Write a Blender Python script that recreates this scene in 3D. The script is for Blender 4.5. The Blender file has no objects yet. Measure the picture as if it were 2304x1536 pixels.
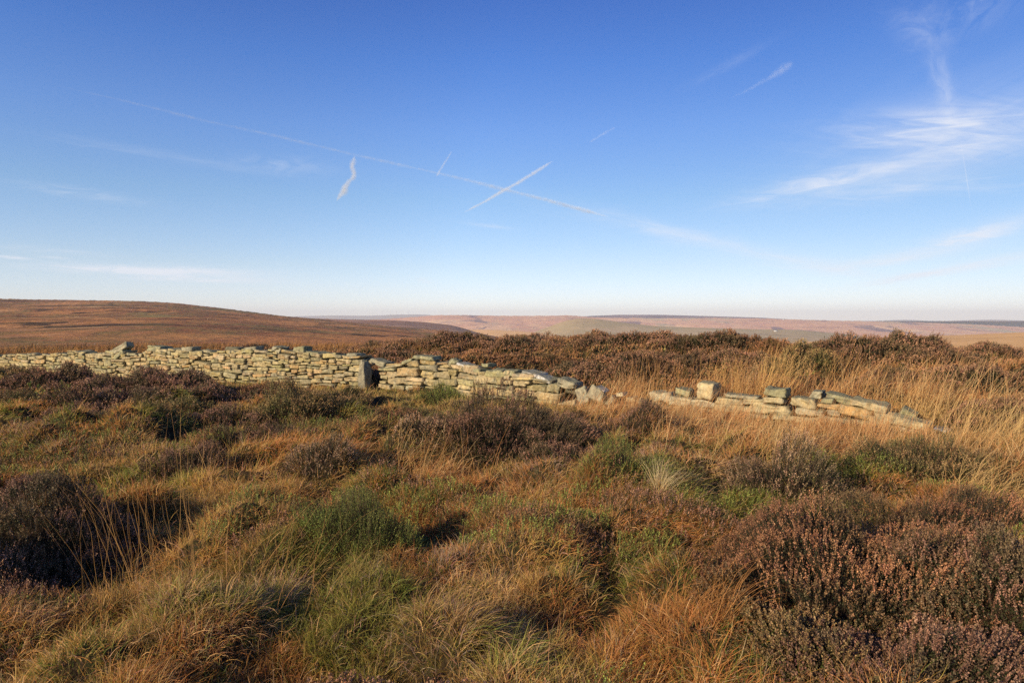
import bpy, bmesh, math, random
import numpy as np
from mathutils import Vector, Matrix

rng = np.random.default_rng(7)
random.seed(7)
scene = bpy.context.scene
COL = scene.collection

# ------------------------------------------------------------------ camera
F = 1536.0                      # focal length in photo pixels (24 mm on 36 mm)
CX, CY, YH = 1152.0, 768.0, 715.0
CAMZ = 1.70
PITCH = -math.atan((CY - YH) / F)
cam_d = bpy.data.cameras.new("camera")
cam_d.lens = 24.0
cam_d.sensor_width = 36.0
cam_d.clip_start = 0.05
cam_d.clip_end = 200000.0
cam = bpy.data.objects.new("camera", cam_d)
COL.objects.link(cam)
cam.location = (0, 0, CAMZ)
cam.rotation_euler = (math.pi / 2 + PITCH, 0, 0)
scene.camera = cam

# ------------------------------------------------------------------ exposure
scene.view_settings.view_transform = 'Standard'
scene.view_settings.look = 'None'
scene.view_settings.exposure = 0.60
scene.view_settings.gamma = 1.0
scene.cycles.use_denoising = False
scene.cycles.adaptive_threshold = 0.005
scene.cycles.max_bounces = 5
scene.cycles.diffuse_bounces = 2
scene.cycles.glossy_bounces = 1
scene.cycles.transmission_bounces = 3
scene.cycles.volume_bounces = 0
scene.cycles.transparent_max_bounces = 32

# ------------------------------------------------------------------ sun
SUN_EL = math.radians(20.0)
SUN_AZ = math.radians(180.0 + 49.0)         # clockwise from +Y: behind the camera, to the left
sun_vec = Vector((math.sin(SUN_AZ) * math.cos(SUN_EL), math.cos(SUN_AZ) * math.cos(SUN_EL), math.sin(SUN_EL)))
sl = bpy.data.lights.new("sun", 'SUN')
sl.energy = 5.0
sl.angle = math.radians(0.53)
sl.color = (1.0, 0.80, 0.56)
so = bpy.data.objects.new("sun", sl)
COL.objects.link(so)
so.rotation_euler = sun_vec.to_track_quat('Z', 'Y').to_euler()


# ------------------------------------------------------------------ pixel helpers
def ray(px, py):
    """direction (forward = +Y) of a photo pixel"""
    dx = (px - CX) / F
    dz = (CY - py) / F
    c, s = math.cos(PITCH), math.sin(PITCH)
    return Vector((dx, c - dz * s, s + dz * c))


def X_of(px, Y):
    return (px - CX) / F * Y


def Z_of(py, Y):
    r = ray(CX, py)
    return CAMZ + r.z / r.y * Y


# ------------------------------------------------------------------ world: Nishita sky with high cirrus on a cloud layer
world = bpy.data.worlds.new("World")
scene.world = world
world.use_nodes = True
nt = world.node_tree
nt.nodes.clear()
N = nt.nodes.new


def math_node(tree, op, a, b=None, clamp=False):
    n = tree.nodes.new('ShaderNodeMath')
    n.operation = op
    n.use_clamp = clamp
    for i, v in enumerate((a, b)):
        if v is None:
            continue
        if isinstance(v, (int, float)):
            n.inputs[i].default_value = v
        else:
            tree.links.new(v, n.inputs[i])
    return n.outputs[0]


out = N('ShaderNodeOutputWorld')
bg = N('ShaderNodeBackground')
bg.inputs['Strength'].default_value = 0.085
sky = N('ShaderNodeTexSky')
sky.sky_type = 'NISHITA'
sky.sun_disc = False
sky.sun_elevation = SUN_EL
sky.sun_rotation = SUN_AZ
sky.altitude = 450.0
sky.air_density = 1.0
sky.dust_density = 0.0
sky.ozone_density = 1.0
tc = N('ShaderNodeTexCoord')
sep = N('ShaderNodeSeparateXYZ')
nt.links.new(tc.outputs['Generated'], sep.inputs[0])
zc = math_node(nt, 'MAXIMUM', sep.outputs[2], 0.012)
comb = N('ShaderNodeCombineXYZ')
nt.links.new(math_node(nt, 'DIVIDE', sep.outputs[0], zc), comb.inputs[0])
nt.links.new(math_node(nt, 'DIVIDE', sep.outputs[1], zc), comb.inputs[1])


def plan(px, py):
    r = ray(px, py)
    return np.array([r.x / r.z, r.y / r.z])


# (x0, y0, x1, y1, half width px, strength, noise contrast)
CIRRUS = [
    (1990, 345, 2420, 235, 45, 0.36, 0.9), (2050, 315, 2200, 230, 50, 0.40, 0.9),
    (1900, 330, 2500, 330, 110, 0.12, 0.5), (2080, 380, 2200, 260, 70, 0.18, 0.7),
    (1680, 456, 2140, 333, 15, 0.36, 0.6), (1760, 470, 2300, 350, 40, 0.16, 0.9),
    (2105, 110, 2145, 290, 60, 0.16, .6), (2030, 20, 2120, 130, 45, 0.12, .8),
    (2000, 450, 2090, 395, 22, 0.16, 0.8), (2140, 400, 2320, 430, 20, 0.17, 0.9),
    (2166, 345, 2184, 460, 5, 0.16, 0.3), (1890, 612, 2150, 552, 11, 0.42, 0.5),
    (2110, 560, 2340, 478, 15, 0.46, 0.5), (1960, 640, 2350, 566, 7, 0.52, 0.4),
    (1340, 482, 1680, 560, 10, 0.26, 0.5), (1600, 545, 1990, 632, 14, 0.26, 0.6),
    (2100, 30, 2300, 0, 40, 0.14, 1.0),
    (120, 603, 560, 615, 6, 0.65, 0.4), (280, 625, 620, 632, 5, 0.45, 0.5), (0, 574, 50, 584, 4, 0.45, 0.5),
    (100, 575, 140, 583, 3, 0.3, 0.6), (0, 550, 230, 578, 5, 0.16, 0.7),
    (60, 412, 330, 462, 8, 0.15, 0.7), (130, 312, 640, 395, 7, 0.07, 0.6), (540, 362, 760, 385, 13, 0.14, 0.9),
    (1560, 190, 1730, 95, 7, 0.06, 0.5), (1600, 700, 2300, 660, 18, 0.10, 0.6), (300, 660, 1200, 650, 14, 0.10, 0.6),
    (940, 622, 968, 640, 6, 0.18, 0.5), (1050, 500, 1150, 516, 3, 0.16, 0.4),
]
total = None
for k, (x0, y0, x1, y1, hw, st, con) in enumerate(CIRRUS):
    a, b = plan(x0, y0), plan(x1, y1)
    m = (a + b) / 2
    d = b - a
    L = np.linalg.norm(d)
    d = d / L
    nrm = np.array([-d[1], d[0]])
    mx, my = (x0 + x1) / 2, (y0 + y1) / 2
    w = abs(np.dot(plan(mx, my + hw) - plan(mx, my - hw), nrm)) / 2
    mp = N('ShaderNodeMapping')
    mp.vector_type = 'TEXTURE'
    mp.inputs['Location'].default_value = (m[0], m[1], 0)
    mp.inputs['Rotation'].default_value = (0, 0, math.atan2(d[1], d[0]))
    mp.inputs['Scale'].default_value = (L * 0.44, w * 1.5, 1)
    nt.links.new(comb.outputs[0], mp.inputs[0])
    off = N('ShaderNodeVectorMath')
    off.operation = 'MULTIPLY_ADD'
    off.inputs[1].default_value = (1.9, 0.75, 1.0)
    off.inputs[2].default_value = (k * 3.7, k * 1.3, 0)
    nt.links.new(mp.outputs[0], off.inputs[0])
    nz = N('ShaderNodeTexNoise')
    nz.noise_dimensions = '2D'
    nz.inputs['Scale'].default_value = 1.0
    nz.inputs['Detail'].default_value = 6
    nz.inputs['Roughness'].default_value = 0.62
    nz.inputs['Distortion'].default_value = 0.7
    nt.links.new(off.outputs[0], nz.inputs[0])
    # noise warps the streak's edge as well as its density
    wob = N('ShaderNodeVectorMath')
    wob.operation = 'MULTIPLY_ADD'
    wob.inputs[1].default_value = (1.0, 1.6, 0)
    wob.inputs[2].default_value = (-0.5, -0.8, 0)
    nt.links.new(nz.outputs['Color'], wob.inputs[0])
    add = N('ShaderNodeVectorMath')
    add.operation = 'ADD'
    nt.links.new(mp.outputs[0], add.inputs[0])
    nt.links.new(wob.outputs[0], add.inputs[1])
    dot = N('ShaderNodeVectorMath')
    dot.operation = 'DOT_PRODUCT'
    nt.links.new(add.outputs[0], dot.inputs[0])
    nt.links.new(add.outputs[0], dot.inputs[1])
    g = math_node(nt, 'EXPONENT', math_node(nt, 'MULTIPLY', dot.outputs['Value'], -1.0))
    nm = math_node(nt, 'MULTIPLY', math_node(nt, 'SUBTRACT', nz.outputs[0], 0.5 - 0.5 * (1.2 - con)), 2.2, clamp=True)
    v = math_node(nt, 'MULTIPLY', math_node(nt, 'MULTIPLY', g, nm), st * 1.6)
    total = v if total is None else math_node(nt, 'ADD', total, v)
up = math_node(nt, 'GREATER_THAN', sep.outputs[2], 0.013)
total = math_node(nt, 'MULTIPLY', math_node(nt, 'MINIMUM', total, 0.8), up)
mixc = N('ShaderNodeMixRGB')
nt.links.new(total, mixc.inputs[0])
# clear winter air: deeper blue overhead, pale towards the horizon, a little weaker opposite the sun
SKYG = [(0.0, (.112, .126, .195)), (.023, (.116, .128, .190)), (.075, (.114, .122, .160)), (.17, (.098, .121, .158)), (.261, (.082, .114, .178)), (.345, (.056, .097, .180)), (.42, (.043, .080, .168)), (.6, (.036, .068, .155))]
gr = N('ShaderNodeValToRGB')
ge = gr.color_ramp.elements
while len(ge) < len(SKYG):
    ge.new(.5)
for e_, (p_, c_) in zip(ge, SKYG):
    e_.position = p_; e_.color = tuple(v / .1276 for v in c_) + (1,)
nt.links.new(sep.outputs[2], gr.inputs[0])
anti = math_node(nt, 'ADD', math_node(nt, 'MULTIPLY', sep.outputs[0], -math.sin(SUN_AZ)), math_node(nt, 'MULTIPLY', sep.outputs[1], -math.cos(SUN_AZ)))
anti = math_node(nt, 'MULTIPLY', math_node(nt, 'MULTIPLY', math_node(nt, 'SUBTRACT', anti, .6), 2.5, clamp=True), -.30)
anti = math_node(nt, 'ADD', anti, 1.0)
sc_ = N('ShaderNodeVectorMath')
sc_.operation = 'SCALE'
nt.links.new(gr.outputs[0], sc_.inputs[0])
nt.links.new(anti, sc_.inputs['Scale'])
tint = N('ShaderNodeMixRGB')
tint.blend_type = 'MULTIPLY'
tint.inputs[0].default_value = 1
nt.links.new(sky.outputs[0], tint.inputs[1])
nt.links.new(sc_.outputs[0], tint.inputs[2])
nt.links.new(tint.outputs[0], mixc.inputs[1])
mixc.inputs[2].default_value = (6.7, 6.9, 7.5, 1)
nt.links.new(mixc.outputs[0], bg.inputs[0])
nt.links.new(bg.outputs[0], out.inputs[0])


# ------------------------------------------------------------------ noise
def _hash(ix, iy, seed):
    n = (ix.astype(np.int64) * 374761393 + iy.astype(np.int64) * 668265263 + seed * 982451653) & 0x7FFFFFFF
    n = ((n ^ (n >> 13)) * 1274126177) & 0x7FFFFFFF
    n = n ^ (n >> 16)
    return (n & 0xFFFF) / 65535.0


def vnoise(x, y, seed=0):
    x = np.asarray(x, float); y = np.asarray(y, float)
    ix = np.floor(x); iy = np.floor(y)
    fx = x - ix; fy = y - iy
    fx = fx * fx * (3 - 2 * fx); fy = fy * fy * (3 - 2 * fy)
    a = _hash(ix, iy, seed); b = _hash(ix + 1, iy, seed)
    c = _hash(ix, iy + 1, seed); d = _hash(ix + 1, iy + 1, seed)
    return (a * (1 - fx) + b * fx) * (1 - fy) + (c * (1 - fx) + d * fx) * fy


def fbm(x, y, seed=0, octaves=4, gain=0.5):
    t = 0; amp = 1; tot = 0
    for o in range(octaves):
        t = t + amp * vnoise(x * 2 ** o, y * 2 ** o, seed + o * 17)
        tot += amp; amp *= gain
    return t / tot


def sstep(a, b, x):
    t = np.clip((x - a) / (b - a), 0, 1)
    return t * t * (3 - 2 * t)


# ------------------------------------------------------------------ mesh + material helpers
def tag(o, label=None, cat=None, group=None, kind=None):
    if label: o['label'] = label
    if cat: o['category'] = cat
    if group: o['group'] = group
    if kind: o['kind'] = kind
    return o


def quads(name, V, Q, mat, col=None, parent=None, smooth=False):
    """one mesh object from numpy vertices (n,3) and quads (m,4); col is a per-vertex colour"""
    me = bpy.data.meshes.new(name)
    V = np.ascontiguousarray(V, np.float32); Q = np.ascontiguousarray(Q, np.int32)
    me.vertices.add(len(V)); me.vertices.foreach_set('co', V.ravel())
    me.loops.add(Q.size); me.loops.foreach_set('vertex_index', Q.ravel())
    me.polygons.add(len(Q))
    me.polygons.foreach_set('loop_start', np.arange(0, Q.size, 4, dtype=np.int32))
    me.polygons.foreach_set('loop_total', np.full(len(Q), 4, np.int32))
    if smooth:
        me.polygons.foreach_set('use_smooth', np.ones(len(Q), bool))
    if col is not None:
        at = me.color_attributes.new('Col', 'FLOAT_COLOR', 'POINT')
        c = np.ones((len(V), 4), np.float32); c[:, :3] = col
        at.data.foreach_set('color', c.ravel())
    me.update(calc_edges=True)
    me.materials.append(mat)
    o = bpy.data.objects.new(name, me)
    COL.objects.link(o)
    if parent is not None:
        o.parent = parent
    return o


def empty(name, loc=(0, 0, 0)):
    o = bpy.data.objects.new(name, None)
    o.empty_display_size = 0.2
    COL.objects.link(o); o.location = loc
    return o


def new_mat(name):
    m = bpy.data.materials.new(name); m.use_nodes = True
    t = m.node_tree; t.nodes.clear()
    o = t.nodes.new('ShaderNodeOutputMaterial')
    return m, t, o


def leaf_mat(name, transl=0.35, tcol=(1.15, 1.0, 0.7)):
    m, t, o = new_mat(name)
    at = t.nodes.new('ShaderNodeVertexColor'); at.layer_name = 'Col'
    p = t.nodes.new('ShaderNodeBsdfPrincipled')
    p.inputs['Roughness'].default_value = 0.6
    p.inputs['Specular IOR Level'].default_value = 0.2
    t.links.new(at.outputs[0], p.inputs['Base Color'])
    tr = t.nodes.new('ShaderNodeBsdfTranslucent')
    mu = t.nodes.new('ShaderNodeMixRGB'); mu.blend_type = 'MULTIPLY'; mu.inputs[0].default_value = 1
    t.links.new(at.outputs[0], mu.inputs[1]); mu.inputs[2].default_value = (*tcol, 1)
    t.links.new(mu.outputs[0], tr.inputs[0])
    mx = t.nodes.new('ShaderNodeMixShader'); mx.inputs[0].default_value = transl
    t.links.new(p.outputs[0], mx.inputs[1]); t.links.new(tr.outputs[0], mx.inputs[2])
    t.links.new(mx.outputs[0], o.inputs[0])
    return m


M_GRASS = leaf_mat('grass_blades', 0.38)
M_HEATH = leaf_mat('heather_sprigs', 0.15)


def ramp(t, fac, stops):
    r = t.nodes.new('ShaderNodeValToRGB')
    e = r.color_ramp.elements
    while len(e) < len(stops):
        e.new(0.5)
    for i, (p, c) in enumerate(stops):
        e[i].position = p; e[i].color = (*c, 1)
    t.links.new(fac, r.inputs[0])
    return r.outputs[0]


def tex_noise(t, scale, detail=5, rough=0.6, vec=None, dist=0.0):
    n = t.nodes.new('ShaderNodeTexNoise')
    n.inputs['Scale'].default_value = scale
    n.inputs['Detail'].default_value = detail
    n.inputs['Roughness'].default_value = rough
    n.inputs['Distortion'].default_value = dist
    if vec is not None:
        t.links.new(vec, n.inputs[0])
    return n.outputs[0]


def mixrgb(t, fac, a, b, mode='MIX'):
    n = t.nodes.new('ShaderNodeMixRGB'); n.blend_type = mode
    for i, v in enumerate((fac, a, b)):
        if isinstance(v, (int, float)):
            n.inputs[i].default_value = v
        elif isinstance(v, tuple):
            n.inputs[i].default_value = (*v, 1)
        else:
            t.links.new(v, n.inputs[i])
    return n.outputs[0]


def ground_mat():
    m, t, o = new_mat('peat_ground')
    g = t.nodes.new('ShaderNodeNewGeometry')
    c = ramp(t, tex_noise(t, 7.0, 9, 0.75, g.outputs['Position']),
             [(0.34, (0.022, 0.016, 0.010)), (0.48, (0.065, 0.045, 0.024)), (0.58, (0.05, 0.052, 0.020)), (0.70, (0.15, 0.10, 0.055))])
    p = t.nodes.new('ShaderNodeBsdfPrincipled')
    p.inputs['Roughness'].default_value = 0.95
    p.inputs['Specular IOR Level'].default_value = 0.05
    t.links.new(c, p.inputs['Base Color'])
    b = t.nodes.new('ShaderNodeBump'); b.inputs['Strength'].default_value = 0.8; b.inputs['Distance'].default_value = 0.12
    t.links.new(tex_noise(t, 26, 6, 0.75, g.outputs['Position']), b.inputs['Height'])
    t.links.new(b.outputs[0], p.inputs['Normal'])
    t.links.new(p.outputs[0], o.inputs[0])
    return m


def hill_mat(name, stops, s_big, s_small, bump=0.5, bdist=3.0, streak=(1, 1), mix_small=0.45, patch=None):
    """moor colours in patches; scales in 1/m"""
    m, t, o = new_mat(name)
    g = t.nodes.new('ShaderNodeNewGeometry')
    mp = t.nodes.new('ShaderNodeMapping'); mp.inputs['Scale'].default_value = (streak[0], streak[1], 1)
    t.links.new(g.outputs['Position'], mp.inputs[0])
    a = tex_noise(t, s_big, 6, 0.6, mp.outputs[0], 0.6)
    b = tex_noise(t, s_small, 8, 0.7, mp.outputs[0])
    f = mixrgb(t, mix_small, a, b)
    c = ramp(t, f, stops)
    for pc, psc, plo, phi, pst in (patch or ()):
        pm = t.nodes.new('ShaderNodeMapping'); pm.inputs['Scale'].default_value = (psc[0], psc[1], psc[0]); pm.inputs['Location'].default_value = (plo * 37, phi * 91, 0)
        t.links.new(g.outputs['Position'], pm.inputs[0])
        pk = ramp(t, tex_noise(t, 1.0, 6, .62, pm.outputs[0], .8), [(plo, (0, 0, 0)), (phi, (pst, pst, pst))])
        c = mixrgb(t, pk, c, pc)
    p = t.nodes.new('ShaderNodeBsdfPrincipled')
    p.inputs['Roughness'].default_value = 0.95
    p.inputs['Specular IOR Level'].default_value = 0.03
    t.links.new(c, p.inputs['Base Color'])
    bu = t.nodes.new('ShaderNodeBump'); bu.inputs['Strength'].default_value = bump; bu.inputs['Distance'].default_value = bdist
    t.links.new(b, bu.inputs['Height'])
    t.links.new(bu.outputs[0], p.inputs['Normal'])
    t.links.new(p.outputs[0], o.inputs[0])
    return m


def stone_mat():
    m, t, o = new_mat('weathered_sandstone')
    at = t.nodes.new('ShaderNodeVertexColor'); at.layer_name = 'Col'
    g = t.nodes.new('ShaderNodeNewGeometry')
    pos = g.outputs['Position']
    v = ramp(t, tex_noise(t, 9, 7, 0.7, pos), [(0.32, (0.42, 0.41, 0.37)), (0.47, (0.92, 0.91, 0.86)), (0.68, (1.3, 1.25, 1.12))])
    c = mixrgb(t, 1.0, at.outputs[0], v, 'MULTIPLY')
    # pale crust lichen, orange iron stain
    li = ramp(t, tex_noise(t, 14, 4, 0.6, pos), [(0.56, (0, 0, 0)), (0.66, (0.65, 0.65, 0.65))])
    c = mixrgb(t, li, c, (0.42, 0.41, 0.28))
    st = ramp(t, tex_noise(t, 3.3, 3, 0.6, pos), [(0.60, (0, 0, 0)), (0.72, (0.3, 0.3, 0.3))])
    c = mixrgb(t, st, c, (0.42, 0.24, 0.10))
    # dark weathering crust in blotches
    wk = ramp(t, tex_noise(t, 5.5, 6, .7, pos, .5), [(.50, (0, 0, 0)), (.64, (.75, .75, .75))])
    c = mixrgb(t, wk, c, (.13, .125, .095))
    # grey-green lichen and moss grow on the tops
    s = t.nodes.new('ShaderNodeSeparateXYZ'); t.links.new(g.outputs['Normal'], s.inputs[0])
    upf = math_node(t, 'MULTIPLY', math_node(t, 'SUBTRACT', s.outputs[2], 0.35), 1.5, clamp=True)
    upf = math_node(t, 'MULTIPLY', upf, math_node(t, 'ADD', tex_noise(t, 6, 4, 0.6, pos), 0.2), clamp=True)
    c = mixrgb(t, upf, c, (0.17, 0.17, 0.10))
    p = t.nodes.new('ShaderNodeBsdfPrincipled')
    p.inputs['Roughness'].default_value = 0.9
    p.inputs['Specular IOR Level'].default_value = 0.05
    t.links.new(c, p.inputs['Base Color'])
    b = t.nodes.new('ShaderNodeBump'); b.inputs['Strength'].default_value = 1.0; b.inputs['Distance'].default_value = 0.03
    t.links.new(tex_noise(t, 22, 8, 0.72, pos), b.inputs['Height'])
    t.links.new(b.outputs[0], p.inputs['Normal'])
    t.links.new(p.outputs[0], o.inputs[0])
    return m


def plain_mat(name, col, rough=0.8):
    m, t, o = new_mat(name)
    p = t.nodes.new('ShaderNodeBsdfPrincipled')
    c = mixrgb(t, tex_noise(t, 3.0), tuple(v * 0.85 for v in col), tuple(min(1, v * 1.1) for v in col))
    t.links.new(c, p.inputs['Base Color']); p.inputs['Roughness'].default_value = rough
    t.links.new(p.outputs[0], o.inputs[0])
    return m


M_GROUND = ground_mat()
M_STONE = stone_mat()

# ------------------------------------------------------------------ the lie of the land
WD = np.array([0.873, -0.488])        # along the wall, to the right
WN = np.array([0.488, 0.873])         # behind the wall
BUMPS = [  # x, y, radius, height: hollows and hummocks in the turf
    (-2.75, 5.2, .36, -.22), (-3.15, 11.6, .5, -.22), (-.60, 5.0, .2, -.16), (1.43, 4.45, .24, -.22), (-2.6, 4.1, .4, -.16),
    (-1.8, 5.0, .7, .12), (.12, 4.0, .6, .11), (1.0, 6.3, .6, .15), (-1.7, 3.6, .5, .1), (.55, 5.3, .3, -.12), (-.3, 3.6, .22, -.12),
    (-1.5, 9.0, .6, .12), (-4.8, 9.5, .8, .12), (-2.2, 7.6, .5, .12), (.2, 6.6, .5, .1), (2.4, 5.2, .5, .08),
]


def mounds(x, y):
    """grass tussocks as low domes; returns height and a random number per tussock"""
    cs = .58
    ix = np.floor(x / cs); iy = np.floor(y / cs)
    best = np.zeros_like(x, float); bid = np.zeros_like(x, float)
    for dx in (-1, 0, 1):
        for dy in (-1, 0, 1):
            jx, jy = ix + dx, iy + dy
            cx = (jx + .15 + .7 * _hash(jx, jy, 811)) * cs; cy = (jy + .15 + .7 * _hash(jx, jy, 812)) * cs
            rad = .24 + .26 * _hash(jx, jy, 813); hg = .06 + .20 * _hash(jx, jy, 814)
            wob = 1 + .35 * (vnoise(x * 4.3 + jx, y * 4.3 + jy, 815) - .5)
            q = np.clip(1 - ((x - cx) ** 2 + (y - cy) ** 2) / (rad * wob) ** 2, 0, 1) ** .8 * hg
            m = q > best
            best = np.where(m, q, best); bid = np.where(m, _hash(jx, jy, 816), bid)
    return best, bid


def ground(x, y):
    x = np.asarray(x, float); y = np.asarray(y, float)
    t = (x + 12.1) * WN[0] + (y - 20) * WN[1]
    s = (x + 12.1) * WD[0] + (y - 20) * WD[1]
    r = np.hypot(x, y)
    A = 0.10 + 0.56 * sstep(2.5, 8.5, s) - 0.10 * sstep(14, 18, s)
    z = A * sstep(0.6, 6.0, t) - A * sstep(11.5, 22, t)
    z = z - 0.055 * np.clip(r - 32, 0, None) * sstep(32, 60, r) 
    z = np.maximum(z, -220)
    near = 1 - sstep(30, 60, r)
    wall = 1 - 0.85 * np.exp(-((t) / 1.2) ** 2)
    bumpy = (fbm(x * 1.15, y * 1.15, 3, 4) - 0.5) * 0.50 + (fbm(x * 2.3 + 5, y * 2.3, 13, 2) - 0.5) * 0.20 + (fbm(x * 0.42, y * 0.42, 9, 2) - 0.5) * 0.26
    z = z + bumpy * near * wall
    near2 = (1 - sstep(15, 22, r)) * wall
    if np.any(near2 > 0):
        z = z + mounds(x, y)[0] * near2
    for bx, by, br, bh in BUMPS:
        z = z + bh * np.exp(-((x - bx) ** 2 + (y - by) ** 2) / br ** 2)
    return z


def gz(x, y):
    return float(ground(np.array([x]), np.array([y]))[0])


az = np.concatenate([np.linspace(-180, -55, 40, endpoint=False), np.linspace(-55, 55, 500, endpoint=False), np.linspace(55, 180, 41)])
az = np.radians(az)
rr = np.concatenate([np.geomspace(0.25, 45, 340), np.geomspace(50, 18000, 60)])
AZ, RR = np.meshgrid(az, rr)
gx, gy = np.sin(AZ) * RR, np.cos(AZ) * RR
V = np.stack([gx, gy, ground(gx, gy)], -1).reshape(-1, 3)
nr, na = RR.shape
ii = np.arange(nr * na).reshape(nr, na)
Q = np.stack([ii[:-1, :-1], ii[:-1, 1:], ii[1:, 1:], ii[1:, :-1]], -1).reshape(-1, 4)[:, ::-1]
# close the small hole under the camera
V = np.vstack([V, [[0, 0, gz(0, 0)]]]); cidx = len(V) - 1
fan = np.stack([ii[0, :-1], np.full(na - 1, cidx), np.full(na - 1, cidx), ii[0, 1:]], -1)
fan = fan[:-1:2] if False else fan
Qf = np.array([[ii[0, k], ii[0, min(k + 2, na - 1)], ii[0, k + 1], cidx] for k in range(0, na - 2, 2)])
Q = np.vstack([Q, Qf[:, [0, 2, 1, 3]][:, ::-1]])
tag(quads('ground', V, Q, M_GROUND, smooth=True), 'dark peaty moorland ground under the grass and heather', 'ground', kind='structure')


# ------------------------------------------------------------------ hills
def hill(name, label, Y0, Y1, ybase, sky_pts, mat, xr=(-1500, 3800), ease=1.0, namp=3.0, nsc=(0.004, 0.004), nu=420, nv=110, seed=1, sharp=0.0):
    px = np.linspace(xr[0], xr[1], nu)
    sp = np.array(sky_pts, float)
    top = np.interp(px, sp[:, 0], sp[:, 1])
    k = np.ones(5) / 5
    top = np.convolve(np.pad(top, 2, mode='edge'), k, 'valid')
    yb = np.interp(px, *np.array(ybase, float).T) if isinstance(ybase, list) else np.full(nu, float(ybase))
    t = np.linspace(0, 1, nv)
    Yf = Y0 * (Y1 / Y0) ** t
    rows = []
    for j in range(nv):
        yy = yb + (top - yb) * t[j] ** ease
        Y = Yf[j]
        x = (px - CX) / F * Y
        amp = namp * math.sin(math.pi * min(1, t[j] * 1.02)) ** 0.7 if t[j] < 1 else 0
        n = (fbm(x * nsc[0], np.full(nu, Y * nsc[1]), seed, 5, 0.55) - 0.5) * 2
        rid = fbm(x * nsc[0] * 60, np.full(nu, Y * nsc[1] * 60), seed + 5, 2) - 0.5
        z = CAMZ + Y * ((YH - yy) / F) + Y / F * (n * amp + rid * sharp * min(1, t[j] * 6))
        rows.append(np.stack([x, np.full(nu, Y), z], -1))
    ztop = rows[-1][:, 2]
    for kk, (fy, dz) in enumerate(((1.06, 0.02), (1.2, 0.25), (1.5, 1.0))):
        Y = Y1 * fy
        x = (px - CX) / F * Y
        rows.append(np.stack([x, np.full(nu, Y), ztop - dz * (np.maximum(ztop, 0) + 0.035 * Y1)], -1))
    P = np.array(rows)
    n0, n1 = P.shape[:2]
    q = np.arange(n0 * n1).reshape(n0, n1)
    Q = np.stack([q[:-1, :-1], q[:-1, 1:], q[1:, 1:], q[1:, :-1]], -1).reshape(-1, 4)
    return tag(quads(name, P.reshape(-1, 3), Q, mat, smooth=True), label, 'hill', kind='structure')


M_LEFT = hill_mat('left_moor', [(0.37, (0.030, 0.026, 0.018)), (0.43, (0.15, 0.085, 0.042)), (0.475, (0.30, 0.130, 0.060)), (0.52, (0.20, 0.145, 0.055)), (0.56, (0.34, 0.155, 0.070)), (0.62, (0.46, 0.31, 0.14))],
                  0.010, 0.06, 0.9, 3.0, streak=(1.0, 0.45), mix_small=0.42,
                  patch=[((.22, .19, .07), (.012, .005), .54, .62, .7), ((.50, .23, .085), (.010, .004), .48, .58, .75), ((.045, .036, .024), (.016, .007), .58, .62, .9), ((.11, .06, .035), (.035, .012), .57, .64, .7)])
M_MID = hill_mat('mid_moor', [(0.3, (0.07, 0.045, 0.035)), (0.46, (0.20, 0.10, 0.058)), (0.56, (0.30, 0.14, 0.075)), (0.72, (0.48, 0.30, 0.16))], 0.003, 0.02, 0.4, 5, mix_small=0.5, patch=[((.55, .36, .2), (.002, .008), .56, .63, .8)])
M_PINK = hill_mat('pink_moor', [(0.36, (0.22, 0.11, 0.10)), (0.42, (0.50, 0.25, 0.15)), (0.48, (0.70, 0.39, 0.20)), (0.54, (0.56, 0.27, 0.165)), (0.62, (0.74, 0.46, 0.23))], 0.0016, 0.012, 0.8, 14, streak=(0.7, 1.0), mix_small=0.42,
                  patch=[((.78, .50, .26), (.0016, .0011), .50, .62, .75), ((.17, .10, .11), (.0022, .0012), .57, .61, .9), ((.40, .36, .20), (.0022, .0012), .57, .64, .75)])
M_CAP = hill_mat('dark_heather_moor', [(0.36, (0.09, 0.055, 0.075)), (0.5, (0.16, 0.10, 0.11)), (0.64, (0.26, 0.16, 0.14))], 0.002, 0.012, 0.3, 5)
M_GREEN = hill_mat('green_spur', patch=[((.5, .36, .2), (.002, .006), .54, .64, .6), ((.12, .10, .07), (.003, .01), .60, .66, .7)], stops=[(0.3, (0.24, 0.18, 0.10)), (0.46, (0.38, 0.285, 0.145)), (0.56, (0.34, 0.27, 0.135)), (0.7, (0.46, 0.33, 0.17))], s_big=0.004, s_small=0.02, bump=0.5, bdist=5)
M_TAN = hill_mat('tan_grass_moor', [(0.3, (0.36, 0.21, 0.09)), (0.46, (0.68, 0.41, 0.16)), (0.56, (0.78, 0.46, 0.18)), (0.7, (0.62, 0.42, 0.18))], 0.006, 0.05, 0.5, 3, streak=(0.5, 1.4), mix_small=0.4)
M_BLUE = hill_mat('far_moor', [(0.36, (0.20, 0.17, 0.15)), (0.5, (0.30, 0.24, 0.18)), (0.64, (0.38, 0.31, 0.22))], 0.001, 0.006, 0.3, 5)

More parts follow.
